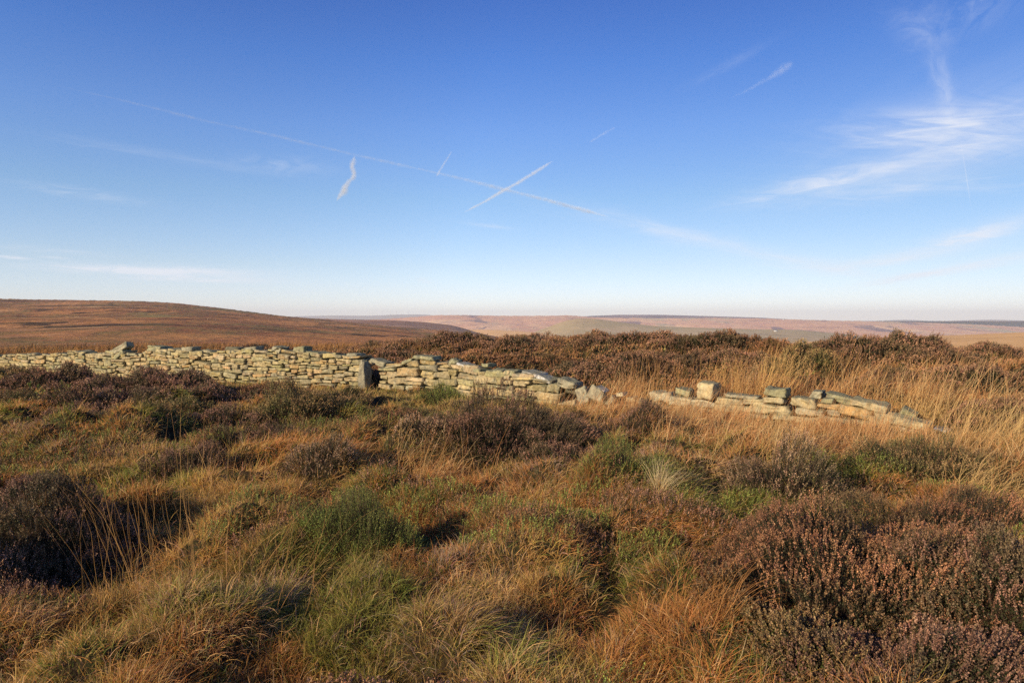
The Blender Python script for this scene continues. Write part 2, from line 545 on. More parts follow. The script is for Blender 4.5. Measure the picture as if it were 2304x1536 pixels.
hill('moor_hill', 'broad rounded brown moorland hill rising on the left behind the wall', 45, 1100, 806,
     [(-1500, 640), (-200, 662), (0, 672), (100, 674), (250, 676), (330, 678), (400, 682), (500, 693), (560, 701), (640, 711), (700, 716), (800, 726), (900, 736), (1000, 744), (1080, 751), (1200, 775), (1350, 815), (3800, 830)],
     M_LEFT, xr=(-1500, 1500), namp=16, nsc=(0.0055, 0.008), nu=900, nv=330, seed=21, sharp=1.6)
hill('brown_ridge', 'low dark brown ridge beyond the left hill', 1500, 2600, 775,
     [(-500, 730), (500, 722), (640, 717), (700, 716), (760, 718), (880, 720), (960, 725), (1020, 732), (1080, 750), (1180, 772), (1300, 800), (3800, 820)],
     M_MID, xr=(300, 1500), namp=5, nsc=(0.003, 0.004), nu=260, nv=60, seed=31, sharp=.6)
hill('pink_moor_hills', 'long hazy pink moorland slope across the valley', 2900, 6200, 792,
     [(-1500, 730), (700, 722), (860, 718), (930, 713), (985, 708.5), (1060, 709), (1150, 710.5), (1230, 710), (1280, 709), (1340, 714), (1480, 716), (1620, 715), (1750, 717.5), (1880, 721), (1960, 722.5), (2060, 725), (2200, 730), (2304, 736), (2600, 742), (3800, 760)],
     M_PINK, xr=(600, 3400), namp=10, nsc=(0.0011, 0.0016), nu=520, nv=120, seed=41, sharp=2.0)
hill('heather_plateau', 'flat topped dark purple heather plateau on the far skyline', 6700, 7600, 722,
     [(600, 740), (1180, 730), (1260, 714), (1310, 711.5), (1390, 708), (1480, 708), (1560, 710), (1700, 714), (1790, 719), (1880, 726), (2100, 740), (3800, 770)],
     M_CAP, xr=(1000, 2500), namp=1, nsc=(0.001, 0.001), nu=300, nv=30, seed=51)
hill('green_spur', 'olive green rounded spur in the middle of the valley', 2300, 3100, 800,
     [(600, 800), (1130, 790), (1190, 752), (1235, 735), (1270, 722), (1300, 716), (1340, 717), (1400, 725), (1470, 733), (1560, 737), (1700, 741), (1790, 742), (1900, 752), (2000, 765), (2200, 800), (3800, 830)],
     M_GREEN, xr=(1000, 2400), namp=4, nsc=(0.003, 0.003), nu=260, nv=70, seed=61, sharp=.4)
hill('tan_moor_slope', 'pale tan grassy slope behind the heather on the right', 260, 950, 806,
     [(600, 830), (1700, 800), (1780, 775), (1860, 767), (1950, 764), (2050, 758), (2150, 755), (2304, 748), (2600, 738), (3800, 720)],
     M_TAN, xr=(1500, 3800), namp=5, nsc=(0.006, 0.01), nu=300, nv=100, seed=71, sharp=.8)
hill('valley_slope', 'light tan valley side below the pink hills', 1900, 2750, 800,
     [(300, 780), (900, 748), (1000, 742), (1100, 742), (1180, 746), (1260, 755), (1350, 775), (3800, 830)],
     M_TAN, xr=(700, 1700), namp=3, nsc=(0.003, 0.004), nu=160, nv=50, seed=81, sharp=.4)
hill('blue_hills', 'faint blue hills on the farthest horizon', 11000, 14500, 735,
     [(-1500, 712), (500, 714), (600, 714), (680, 711), (760, 709.5), (830, 710.5), (880, 708), (960, 707), (1000, 712), (1100, 728), (1850, 732), (1960, 722.5), (2010, 719.5), (2050, 719), (2085, 721.5), (2110, 723.5), (2160, 720.5), (2230, 718.5), (2304, 721), (2500, 722), (3800, 730)],
     M_BLUE, xr=(-500, 3800), namp=.6, nsc=(0.0004, 0.0004), nu=420, nv=30, seed=91)

# ------------------------------------------------------------------ the wall line
WP = np.array([(-24.5, 27.3), (-20.5, 25), (-12.1, 20), (-6.2, 17.2), (-3.6, 16.2), (-1.5, 15.2), (.85, 13.2), (2.0, 12.6), (2.9, 12.1), (4.7, 11.0), (6.5, 9.6), (8.0, 8.4)])
WS = np.concatenate([[0], np.cumsum(np.hypot(*np.diff(WP, axis=0).T))])


def wall_at(s):
    return np.array([np.interp(s, WS, WP[:, 0]), np.interp(s, WS, WP[:, 1])])


def wall_dir(s):
    d = wall_at(s + .3) - wall_at(s - .3)
    return d / np.linalg.norm(d)


_ss = np.linspace(0, WS[-1], 3000)
_pp = np.stack([np.interp(_ss, WS, WP[:, 0]), np.interp(_ss, WS, WP[:, 1])], -1)
_px = CX + F * _pp[:, 0] / _pp[:, 1]


def s_of(px):
    return float(np.interp(px, _px, _ss))


def wall_pix(px, py):
    """s along the wall, and height z, where a photo pixel meets the wall's face"""
    s = s_of(px); p = wall_at(s)
    return s, Z_of(py, p[1])


# rounded, chipped block: lattice template on a cube's surface
def cube_template(n):
    idx = {}; P = []; Q = []

    def vid(a, b, c):
        k = (a, b, c)
        if k not in idx:
            idx[k] = len(P); P.append((2 * a / n[0] - 1, 2 * b / n[1] - 1, 2 * c / n[2] - 1))
        return idx[k]
    for ax in range(3):
        u, v = [(1, 2), (2, 0), (0, 1)][ax]
        for side in (0, n[ax]):
            for i in range(n[u]):
                for j in range(n[v]):
                    f = []
                    for di, dj in ((0, 0), (1, 0), (1, 1), (0, 1)):
                        c = [0, 0, 0]; c[ax] = side; c[u] = i + di; c[v] = j + dj
                        f.append(vid(*c))
                    Q.append(f if side else f[::-1])
    return np.array(P), np.array(Q)


TP, TQ = cube_template((8, 5, 5))
TP2, TQ2 = cube_template((14, 9, 8))
STONE_COLS = np.array([(.44, .375, .225), (.41, .355, .215), (.47, .405, .25), (.38, .335, .215), (.43, .345, .195), (.37, .345, .205), (.50, .44, .29), (.33, .315, .215), (.45, .335, .185)]) * np.array((.88, .825, .74))


def stone_geo(L, H, D, r, fine=False, rough=1.0, power=None, wedge=0.0, point=0.0):
    P, Q = (TP2, TQ2) if fine else (TP, TQ)
    pw = power or r.uniform(8, 20)
    nrm = (np.abs(P) ** pw).sum(1) ** (1 / pw)
    v = P / nrm[:, None]
    half = np.array([L, D, H]) / 2
    # slight skew, chamfered corners, uneven faces
    tz = r.uniform(-.10, .10) * rough; tx = r.uniform(-.12, .12) * rough
    w = v * half
    w[:, 2] *= 1 + tx * v[:, 0] + wedge * v[:, 0]
    w[:, 0] *= 1 + tz * v[:, 2]
    if point:
        f = 1 - point * np.clip((v[:, 2] + .1) / 1.1, 0, 1) ** 1.6
        w[:, 0] *= f; w[:, 1] *= 1 - .5 * (1 - f)
    w[:, 0] += r.uniform(-.10, .10) * H * v[:, 2] * rough
    amp = 0.075 * rough * min(L, H * 1.6, D)
    for k in range(7):
        kv = r.normal(0, 1, 3) * (1.5 + 1.4 * k)
        ph = r.uniform(0, 6.28)
        dirv = r.normal(0, 1, 3); dirv /= np.linalg.norm(dirv)
        w += (amp / (1 + .45 * k)) * np.sin(v @ kv + ph)[:, None] * dirv
    return w, Q


def place(w, s, z, tilt=0.0, yaw=0.0, out_=0.0, pitch=0.0):
    """local stone coords (x along wall, y into wall, z up) to world; the face sits on the wall line"""
    d = wall_dir(s)
    if yaw:
        c, sn = math.cos(yaw), math.sin(yaw); w = np.stack([w[:, 0] * c - w[:, 1] * sn, w[:, 0] * sn + w[:, 1] * c, w[:, 2]], -1)
    if pitch:
        c, sn = math.cos(pitch), math.sin(pitch); w = np.stack([w[:, 0], w[:, 1] * c - w[:, 2] * sn, w[:, 1] * sn + w[:, 2] * c], -1)
    if tilt:
        c, sn = math.cos(tilt), math.sin(tilt); w = np.stack([w[:, 0] * c - w[:, 2] * sn, w[:, 1], w[:, 0] * sn + w[:, 2] * c], -1)
    n = np.array([-d[1], d[0]])
    p = wall_at(s) + n * out_
    xy = p + w[:, :1] * d + w[:, 1:2] * n
    return np.column_stack([xy, w[:, 2] + z])


def lay_wall(s0, s1, top_fn, lr, hr, r):
    """dry-stone packing: always lay the next stone on the lowest spot"""
    ds = 0.02
    ss = np.arange(s0, s1, ds)
    p = np.array([wall_at(s) for s in ss])
    base = ground(p[:, 0], p[:, 1]) - 0.10
    k = np.ones(30) / 30
    base = np.convolve(np.pad(base, 15, mode='edge'), k, 'same')[15:-15]
    top = base.copy(); goal = np.array([top_fn(s) for s in ss])
    res = []
    for it in range(6000):
        rem = np.where(top < goal - 0.035, top - base * 0.85 + r.normal(0, .012, len(ss)), 1e9)
        i = int(np.argmin(rem))
        if rem[i] > 1e8:
            break
        lo = hi = i
        tol = 0.042
        while lo > 0 and abs(top[lo - 1] - top[lo]) < 0.05 and top[lo - 1] <= top[i] + tol and top[lo - 1] > top[i] - .05: lo -= 1
        while hi < len(ss) - 1 and abs(top[hi + 1] - top[hi]) < 0.05 and top[hi + 1] <= top[i] + tol and top[hi + 1] > top[i] - .05: hi += 1
        n = hi - lo + 1
        L = r.uniform(*lr) * (1.5 if r.random() < .15 else 1)
        nL = max(3, int(L / ds))
        if n - nL < 6: nL = n
        nL = min(nL, n, int(lr[1] * 1.7 / ds))
        st = lo if r.random() < .5 else hi - nL + 1
        if nL < 4:
            a, b = max(0, st - 1), min(len(ss), st + nL + 1)
            nb = [top[q] for q in (a, b - 1) if top[q] > top[i] + .005]
            top[st:st + nL] = min(nb) if nb else top[st:st + nL] + .05
            continue
        sl = slice(st, st + nL)
        zb = float(np.percentile(top[sl], 68)); Ls = nL * ds
        H = r.uniform(*hr) * (0.55 if r.random() < .22 else 1) * (1.25 if Ls > lr[1] * .8 else 1)
        H = min(H, max(.045, Ls * .75))
        g = float(goal[sl].mean())
        H = max(.04, min(H, g - zb + .05))
        sl_t = math.atan2(float(top[min(st + nL - 1, len(ss) - 1)] - top[st]), Ls) * .8
        res.append((ss[st] + Ls / 2 - ds / 2, zb + H / 2, Ls, H, sl_t))
        x = (np.arange(nL) - nL / 2) * ds
        top[sl] = zb + H + np.tan(sl_t) * x
    return res


def build_wall(name, label, s0, s1, top_pts, lr, hr, seed, group):
    r = np.random.default_rng(seed)
    tp = sorted((s_of(px), wall_pix(px, py)[1]) for px, py in top_pts)
    ts, tz = np.array(tp).T
    stones = lay_wall(s0, s1, lambda s: float(np.interp(s, ts, tz)), lr, hr, r)
    p = wall_at((s0 + s1) / 2)
    root = empty(name, (p[0], p[1], gz(*p)))
    tag(root, label, 'wall', group)
    inv = np.array(root.location)

    def vis(st):
        return st[2] * st[3] / wall_at(st[0])[1] ** 2
    order = sorted(range(len(stones)), key=lambda i: -vis(stones[i]))
    big = set(order[:98])
    Vs, Qs, Cs = [], [], []; base = 0
    for i, (s, z, L, H, tl) in enumerate(stones):
        D = r.uniform(.34, .48)
        w, q = stone_geo(L * 1.0 - .008, H * 1.02 - .004, D, r, fine=(i in big))
        v = place(w, s, z, tl + r.normal(0, .04), r.normal(0, .07), D / 2 + r.normal(0, .03), r.normal(0, .06))
        c = STONE_COLS[r.integers(len(STONE_COLS))] * r.uniform(.78, 1.15) * np.array([1, r.uniform(.96, 1.04), r.uniform(.88, 1.1)])
        c = np.tile(c, (len(v), 1))
        if i in big:
            quads('stone', v - inv, q, M_STONE, c, root)
        else:
            Vs.append(v - inv); Qs.append(q + base); Cs.append(c); base += len(v)
    # rubble heart behind the facing, coloured dark as shadow for the gaps
    hs = np.arange(s0 + .15, s1 - .1, .25)
    hv = []
    for s in hs:
        z1 = float(np.interp(s, ts, tz)) - .10
        d = wall_dir(s); n = np.array([-d[1], d[0]]); pw = wall_at(s)
        for off in (.16, .36):
            q_ = pw + n * off
            hv.append((q_[0], q_[1], -.3)); hv.append((q_[0], q_[1], max(z1, -.1)))
    hv = np.array(hv); hq = []
    for k in range(len(hs) - 1):
        a, b = 4 * k, 4 * k + 4
        hq += [(a, b, b + 1, a + 1), (a + 1, b + 1, b + 3, a + 3), (b + 2, a + 2, a + 3, b + 3)]
    Vs.append(hv - inv); Qs.append(np.array(hq) + base); Cs.append(np.tile([.10, .085, .06], (len(hv), 1)))
    o = quads('stonework', np.vstack(Vs), np.vstack(Qs), M_STONE, np.vstack(Cs), root)
    tag(o, kind='stuff')
    return root


GW = 'stretches of the ruined dry stone wall'
build_wall('dry_stone_wall', 'long unbroken stretch of dry stone wall left of the upright gatepost', s_of(-520), s_of(815),
           [(-700, 805), (-200, 802), (0, 801), (60, 799), (100, 797), (230, 794), (300, 795), (360, 790), (400, 788), (480, 790), (540, 787), (600, 789), (640, 793), (700, 797), (760, 803), (812, 806), (900, 806)],
           (.13, .48), (.042, .118), 11, GW)
build_wall('dry_stone_wall', 'tumbledown dry stone wall stretch stepping down to the right of the gatepost', s_of(852), s_of(1258),
           [(840, 836), (866, 836), (885, 826), (900, 820), (935, 814), (985, 818), (1040, 826), (1100, 834), (1150, 840), (1200, 850), (1228, 860), (1262, 878)],
           (.25, .70), (.085, .185), 12, GW)

# stones drawn one by one: px, py (centre), width, height in photo pixels, tilt deg, depth m, colour, options
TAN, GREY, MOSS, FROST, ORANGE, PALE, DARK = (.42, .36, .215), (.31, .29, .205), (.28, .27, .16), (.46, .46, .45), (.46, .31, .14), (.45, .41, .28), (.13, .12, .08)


def one_stone(name, px, py, wp, hp, tilt=0, D=.36, col=TAN, out_=0.0, yaw=0.0, pitch=0.0, power=None, wedge=0.0, seed=0, parent=None, rough=1.0, point=0.0):
    r = np.random.default_rng(1000 + seed + int(px * 7 + py))
    s, z = wall_pix(px, py)
    Y = wall_at(s)[1]
    k = abs((np.interp(s + .25, _ss, _px) - np.interp(s - .25, _ss, _px)) / .5)      # photo pixels per metre along the wall
    if parent is None:
        wp = max(.75 * wp, wp - .35 * D * abs(wall_dir(s)[1]) * F / Y)
    L = wp / k; H = hp * Y / F
    w, q = stone_geo(L, H, D, r, fine=True, power=power, wedge=wedge, rough=rough, point=point)
    v = place(w, s, z, math.radians(tilt), yaw, D / 2 + out_, pitch)
    c = np.array(col) * r.uniform(.9, 1.1)
    ctr = v.mean(0); ctr[2] = v[:, 2].min()
    inv = np.array(parent.location) if parent is not None else ctr
    o = quads(name, v - inv, q, M_STONE, np.tile(c, (len(v), 1)), parent)
    if parent is None:
        o.location = ctr
    return o


GL = 'loose stones lying on the wall'
LOOSE = [
    (261, 786, 46, 13, 20, .30, GREY, 'big mossy slab tilted up on the long wall, left of the small propped block', {}),
    (265, 798, 26, 10, 28, .3, MOSS, 'small mossy stone wedged under the big tilted slab', {}),
    (345, 785, 36, 14, -4, .4, MOSS, 'flat mossy capstone propped on small stones on the long wall', {}),
    (357, 793, 8, 13, 5, .2, TAN, 'little upright stone propping the end of the flat mossy capstone', {}),
    (418, 785, 28, 9, 4, .35, GREY, 'low grey stone on the long wall where its top rises again', {}),
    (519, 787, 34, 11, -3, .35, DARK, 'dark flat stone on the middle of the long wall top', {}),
    (560, 785, 30, 9, 6, .34, GREY, 'thin grey slab beside the dark flat stone on the long wall', {}),
    (620, 786, 24, 13, -6, .35, GREY, 'dark grey block on the long wall, left neighbour of the mossy square block', {}),
    (670, 787, 29, 13, 0, .38, MOSS, 'square mossy block sitting highest on the long wall above pale facing stones', {}),
    (700, 796, 36, 9, -4, .36, MOSS, 'flat mossy slab just right of the square mossy block', {}),
    (790, 800, 30, 10, -2, .38, GREY, 'grey capstone near the right end of the long wall', {}),
    (838, 817, 42, 12, -12, .4, GREY, 'grey slab sloping over the gatepost gap', {'out_': .15}),
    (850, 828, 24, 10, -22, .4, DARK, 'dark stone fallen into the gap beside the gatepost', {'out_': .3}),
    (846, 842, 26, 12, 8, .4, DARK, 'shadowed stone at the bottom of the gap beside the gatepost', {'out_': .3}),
    (914, 813, 30, 7, 18, .35, MOSS, 'thin slab tilted up beside the highest flat slab right of the gatepost', {}),
    (950, 805, 52, 9, -3, .4, MOSS, 'broad flat slab crowning the wall right of the gatepost', {}),
    (1014, 815, 24, 15, 0, .3, MOSS, 'pointed mossy stone standing on the stepped wall', {'power': 2.2}),
    (1038, 822, 34, 6, -14, .36, FROST, 'thin frosted slab sloping off the pointed stone', {}),
    (1076, 823, 20, 8, 2, .3, MOSS, 'small square stone lying behind a long flat slab on the stepped wall', {'out_': .2}),
    (1054, 831, 58, 9, -3, .4, MOSS, 'long flat mossy slab on the stepped wall below the small square stone', {}),
    (1117, 838, 25, 14, -2, .36, MOSS, 'mossy block on the stepped wall, left one of a touching pair', {}),
    (1146, 839, 29, 14, -3, .36, MOSS, 'mossy block on the stepped wall, right one of a touching pair', {}),
    (1182, 843, 46, 11, -10, .42, FROST, 'frosted slab lying right of the touching pair of mossy blocks', {'out_': .1}),
    (1222, 854, 42, 8, -19, .4, FROST, 'white frosted slab sloping down near the wall break', {}),
    (1272, 864, 50, 17, -10, .45, GREY, 'large grey slab overhanging the broken wall end', {}),
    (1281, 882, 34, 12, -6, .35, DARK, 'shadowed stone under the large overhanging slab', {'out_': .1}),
    (1283, 908, 46, 15, 14, .35, TAN, 'tan stone fallen against the foot of the broken wall end', {'out_': -.15}),
    (1310, 893, 30, 40, 20, .22, GREY, 'upright grey slab leaning in the wall break', {'pitch': -.35}),
    (1338, 892, 42, 30, -24, .25, GREY, 'broad grey slab leaning in the wall break next to the upright one', {'pitch': -.4}),
    (1346, 878, 28, 6, -26, .3, FROST, 'frosted stone edge on top of the leaning slabs', {'out_': .1}),
    (1371, 905, 14, 32, -38, .22, PALE, 'narrow slab leaning steeply at the end of the rubble', {}),
    (1395, 888, 22, 8, 8, .3, PALE, 'small pale stone lying at the end of the rubble', {}),
    (1418, 899, 26, 9, 6, .3, TAN, 'flat tan stone half buried in straw just left of the wall gap', {}),
    (1447, 904, 30, 10, -8, .3, GREY, 'low grey stone sunk in straw in the middle of the wall gap', {'out_': -.1}),
    (1350, 918, 38, 12, 10, .3, MOSS, 'mossy stone lying in the grass below the leaning slabs', {'out_': -.3}),
    (1239, 912, 40, 14, 4, .3, TAN, 'tan foot stone slipped forward under the broken wall end', {'out_': -.12}),
    (1590, 880, 46, 38, -3, .42, TAN, 'large cube shaped block standing on the low wall', {'power': 26, 'yaw': -.12, 'rough': .7}),
    (1533, 884, 40, 15, -14, .36, MOSS, 'mossy slab slanting against the large cube shaped block', {'out_': .1}),
    (1746, 884, 62, 20, -3, .42, MOSS, 'layered mossy slab lying on the low wall between two blocks', {}),
    (1831, 891, 34, 17, -2, .3, GREY, 'small grey block perched behind a square stone of the low wall', {'out_': .25}),
    (1888, 900, 78, 15, -14, .4, MOSS, 'green mossy slab sloping along the low wall top', {'out_': .12}),
    (1956, 913, 96, 18, -9, .4, TAN, 'long lichened slab capping the low wall beyond the green slab', {}),
    (2040, 936, 50, 20, -16, .3, MOSS, 'wedge shaped stone lying behind the last long slab of the low wall', {'out_': .22, 'wedge': -.5}),
    (2121, 970, 46, 6, -14, .3, (.25, .28, .38), 'thin bluish frosted slab at the far end of the low wall', {'out_': .1}),
]
for i, (px, py, w, h, tl, D, c, lab, kw) in enumerate(LOOSE):
    tag(one_stone('loose_stone', px, py, w, h, tl, D, c, seed=i, **kw), lab, 'stone', GL)

gp = one_stone('gatepost', 824, 847, 22, 74, -2, .26, (.235, .215, .155), out_=-.22, power=7, seed=3, rough=1.2, point=.55)
tag(gp, 'tall pointed stone gatepost standing upright in the wall gap', 'gatepost')

# low remnant of wall on the right, each course stone a part
p = wall_at(s_of(1790))
low = empty('low_stone_wall', (p[0], p[1], gz(*p)))
tag(low, 'low ruined wall of large stones half buried in straw grass on the right', 'wall', GW)
LOWST = [
    (1483, 894, 48, 20, -2, PALE), (1530, 903, 52, 22, -4, PALE), (1582, 909, 58, 16, -5, PALE), (1585, 925, 60, 16, -8, TAN), (1525, 922, 60, 16, 0, ORANGE), (1470, 912, 44, 16, 0, TAN),
    (1668, 893, 78, 8, -2, GREY), (1642, 904, 64, 15, -2, TAN), (1697, 904, 50, 14, -2, TAN), (1650, 920, 90, 16, -2, TAN), (1741, 901, 48, 14, 0, TAN), (1733, 922, 94, 27, -1, TAN), (1766, 941, 56, 13, -2, TAN), (1690, 938, 80, 16, 0, TAN),
    (1809, 905, 58, 23, -3, TAN), (1824, 928, 64, 19, -1, PALE), (1815, 946, 60, 15, 0, TAN), (1866, 914, 50, 11, -3, ORANGE), (1864, 903, 28, 12, 0, MOSS), (1877, 929, 28, 16, -4, PALE),
    (1926, 929, 76, 22, -9, ORANGE), (1880, 947, 80, 18, -4, TAN), (2032, 948, 128, 21, -10, TAN), (1980, 946, 44, 18, -8, TAN), (2008, 966, 66, 18, -8, ORANGE), (1950, 955, 70, 18, -6, TAN), (2056, 972, 74, 15, -8, PALE), (2100, 978, 40, 14, -10, GREY),
]
for i, (px, py, w, h, tl, c) in enumerate(LOWST):
    one_stone('stone', px, py, w, h, tl, .38, c, seed=100 + i, parent=low, power=9)


# ------------------------------------------------------------------ vegetation geometry
def unit(v):
    return v / np.maximum(np.linalg.norm(v, axis=-1, keepdims=True), 1e-9)


def blades(root, d0, length, width, droop, col, seg=3, taper=0.85, tipcol=None):
    """curved tapering grass blades; root/d0 (n,3), others (n,)"""
    n = len(root)
    d = unit(d0)
    side = unit(np.cross(d, rng.normal(0, 1, (n, 3))))
    P = [root]; dirs = d.copy(); p = root.copy()
    for k in range(seg):
        p = p + dirs * (length / seg)[:, None]
        P.append(p)
        dirs = unit(dirs + np.stack([0 * droop, 0 * droop, -droop], -1) * (1.0 + .6 * k) / seg + rng.normal(0, .10, (n, 3)))
    V = []; C = []
    for k in range(seg + 1):
        w = width * (1 - taper * (k / seg) ** 1.4) / 2
        V.append(P[k] - side * w[:, None]); V.append(P[k] + side * w[:, None])
        c = col if tipcol is None else col + (tipcol - col) * (k / seg)
        C.append(c); C.append(c)
    V = np.stack(V, 1); C = np.stack(C, 1)
    m = 2 * (seg + 1)
    b = (np.arange(n) * m)[:, None]
    Q = np.concatenate([np.stack([b[:, 0] + 2 * k, b[:, 0] + 2 * k + 1, b[:, 0] + 2 * k + 3, b[:, 0] + 2 * k + 2], -1) for k in range(seg)])
    return V.reshape(-1, 3), Q, C.reshape(-1, 3)


def sprigs(root, d0, length, tip, leaf, K=16, size=.006, stemw=.003, stem_col=(.07, .045, .03)):
    """upright heather sprigs: a thin stem set with small leaves below and dry florets above"""
    n = len(root)
    d = unit(d0)
    s1 = unit(np.cross(d, rng.normal(0, 1, (n, 3)))); s2 = np.cross(d, s1)
    Vs = []; Cs = []
    e = root + d * length[:, None]
    Vs.append(np.stack([root - s1 * stemw, root + s1 * stemw, e + s1 * stemw * .5, e - s1 * stemw * .5], 1))
    Cs.append(np.broadcast_to(np.array(stem_col), (n, 4, 3)))
    for k in range(K):
        f = (k + rng.random(n)) / K
        ft = .22 + .80 * f ** .8
        a = rng.random(n) * 6.283
        rad = (.35 + .65 * rng.random(n)) * size * (1.9 - 1.1 * f) * 1.3
        o_ = s1 * np.cos(a)[:, None] + s2 * np.sin(a)[:, None]
        c = root + d * (length * ft)[:, None] + o_ * rad[:, None]
        u = unit(rng.normal(0, 1, (n, 3)) + d * 1.0)
        w = unit(np.cross(u, rng.normal(0, 1, (n, 3))))
        hl = size * (.65 + .7 * rng.random(n)); hw = hl * (.45 + .3 * rng.random(n))
        q = np.stack([c - u * hl[:, None], c + w * hw[:, None], c + u * hl[:, None], c - w * hw[:, None]], 1)
        isl = (ft < .56 + .2 * rng.random(n))
        col = np.where(isl[:, None], leaf * (.7 + .6 * rng.random((n, 1))), tip * (.62 + .8 * rng.random((n, 1))))
        Vs.append(q); Cs.append(np.repeat(col[:, None], 4, 1))
    V = np.concatenate(Vs).reshape(-1, 3); C = np.concatenate(Cs).reshape(-1, 3)
    return V, np.arange(len(V)).reshape(-1, 4), C


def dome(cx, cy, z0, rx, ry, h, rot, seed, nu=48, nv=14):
    """dark dome for the woody inside of a bush, added to block light"""
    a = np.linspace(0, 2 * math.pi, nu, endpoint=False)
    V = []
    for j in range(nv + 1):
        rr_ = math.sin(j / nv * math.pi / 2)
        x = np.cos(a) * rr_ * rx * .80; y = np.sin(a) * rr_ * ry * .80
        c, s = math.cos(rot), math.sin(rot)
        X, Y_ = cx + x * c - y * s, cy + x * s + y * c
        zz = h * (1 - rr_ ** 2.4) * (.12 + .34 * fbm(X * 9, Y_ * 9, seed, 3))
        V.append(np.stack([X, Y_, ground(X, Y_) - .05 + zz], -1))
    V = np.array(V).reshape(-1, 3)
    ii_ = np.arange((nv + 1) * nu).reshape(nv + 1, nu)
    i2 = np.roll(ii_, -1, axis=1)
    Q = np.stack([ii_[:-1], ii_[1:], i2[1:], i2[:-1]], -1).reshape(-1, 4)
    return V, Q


def merge(parts):
    Vs, Qs, Cs = [], [], []; b = 0
    for v, q, c in parts:
        Vs.append(v); Qs.append(q + b); Cs.append(c); b += len(v)
    return np.vstack(Vs), np.vstack(Qs), np.vstack(Cs)


M_SHADE = plain_mat('shade_core', (.030, .021, .013), 1.0)  # dark tone puts shade into the colour of the bush core
M_SHADE.node_tree.nodes['Principled BSDF'].inputs['Specular IOR Level'].default_value = 0.0

HCOL = {  # dry floret colour, leaf colour
    'brown': ((.27, .150, .092), (.042, .045, .017)), 'purple': ((.27, .135, .066), (.036, .038, .016)), 'green': ((.20, .225, .05), (.105, .14, .028)),
    'pale': ((.38, .245, .14), (.055, .055, .022)), 'olive': ((.25, .165, .070), (.060, .070, .020)), 'dark': ((.235, .130, .078), (.028, .030, .012)), 'rust': ((.31, .155, .075), (.08, .058, .020)),
}
FOOT = []       # bush footprints: grass keeps out of their middles


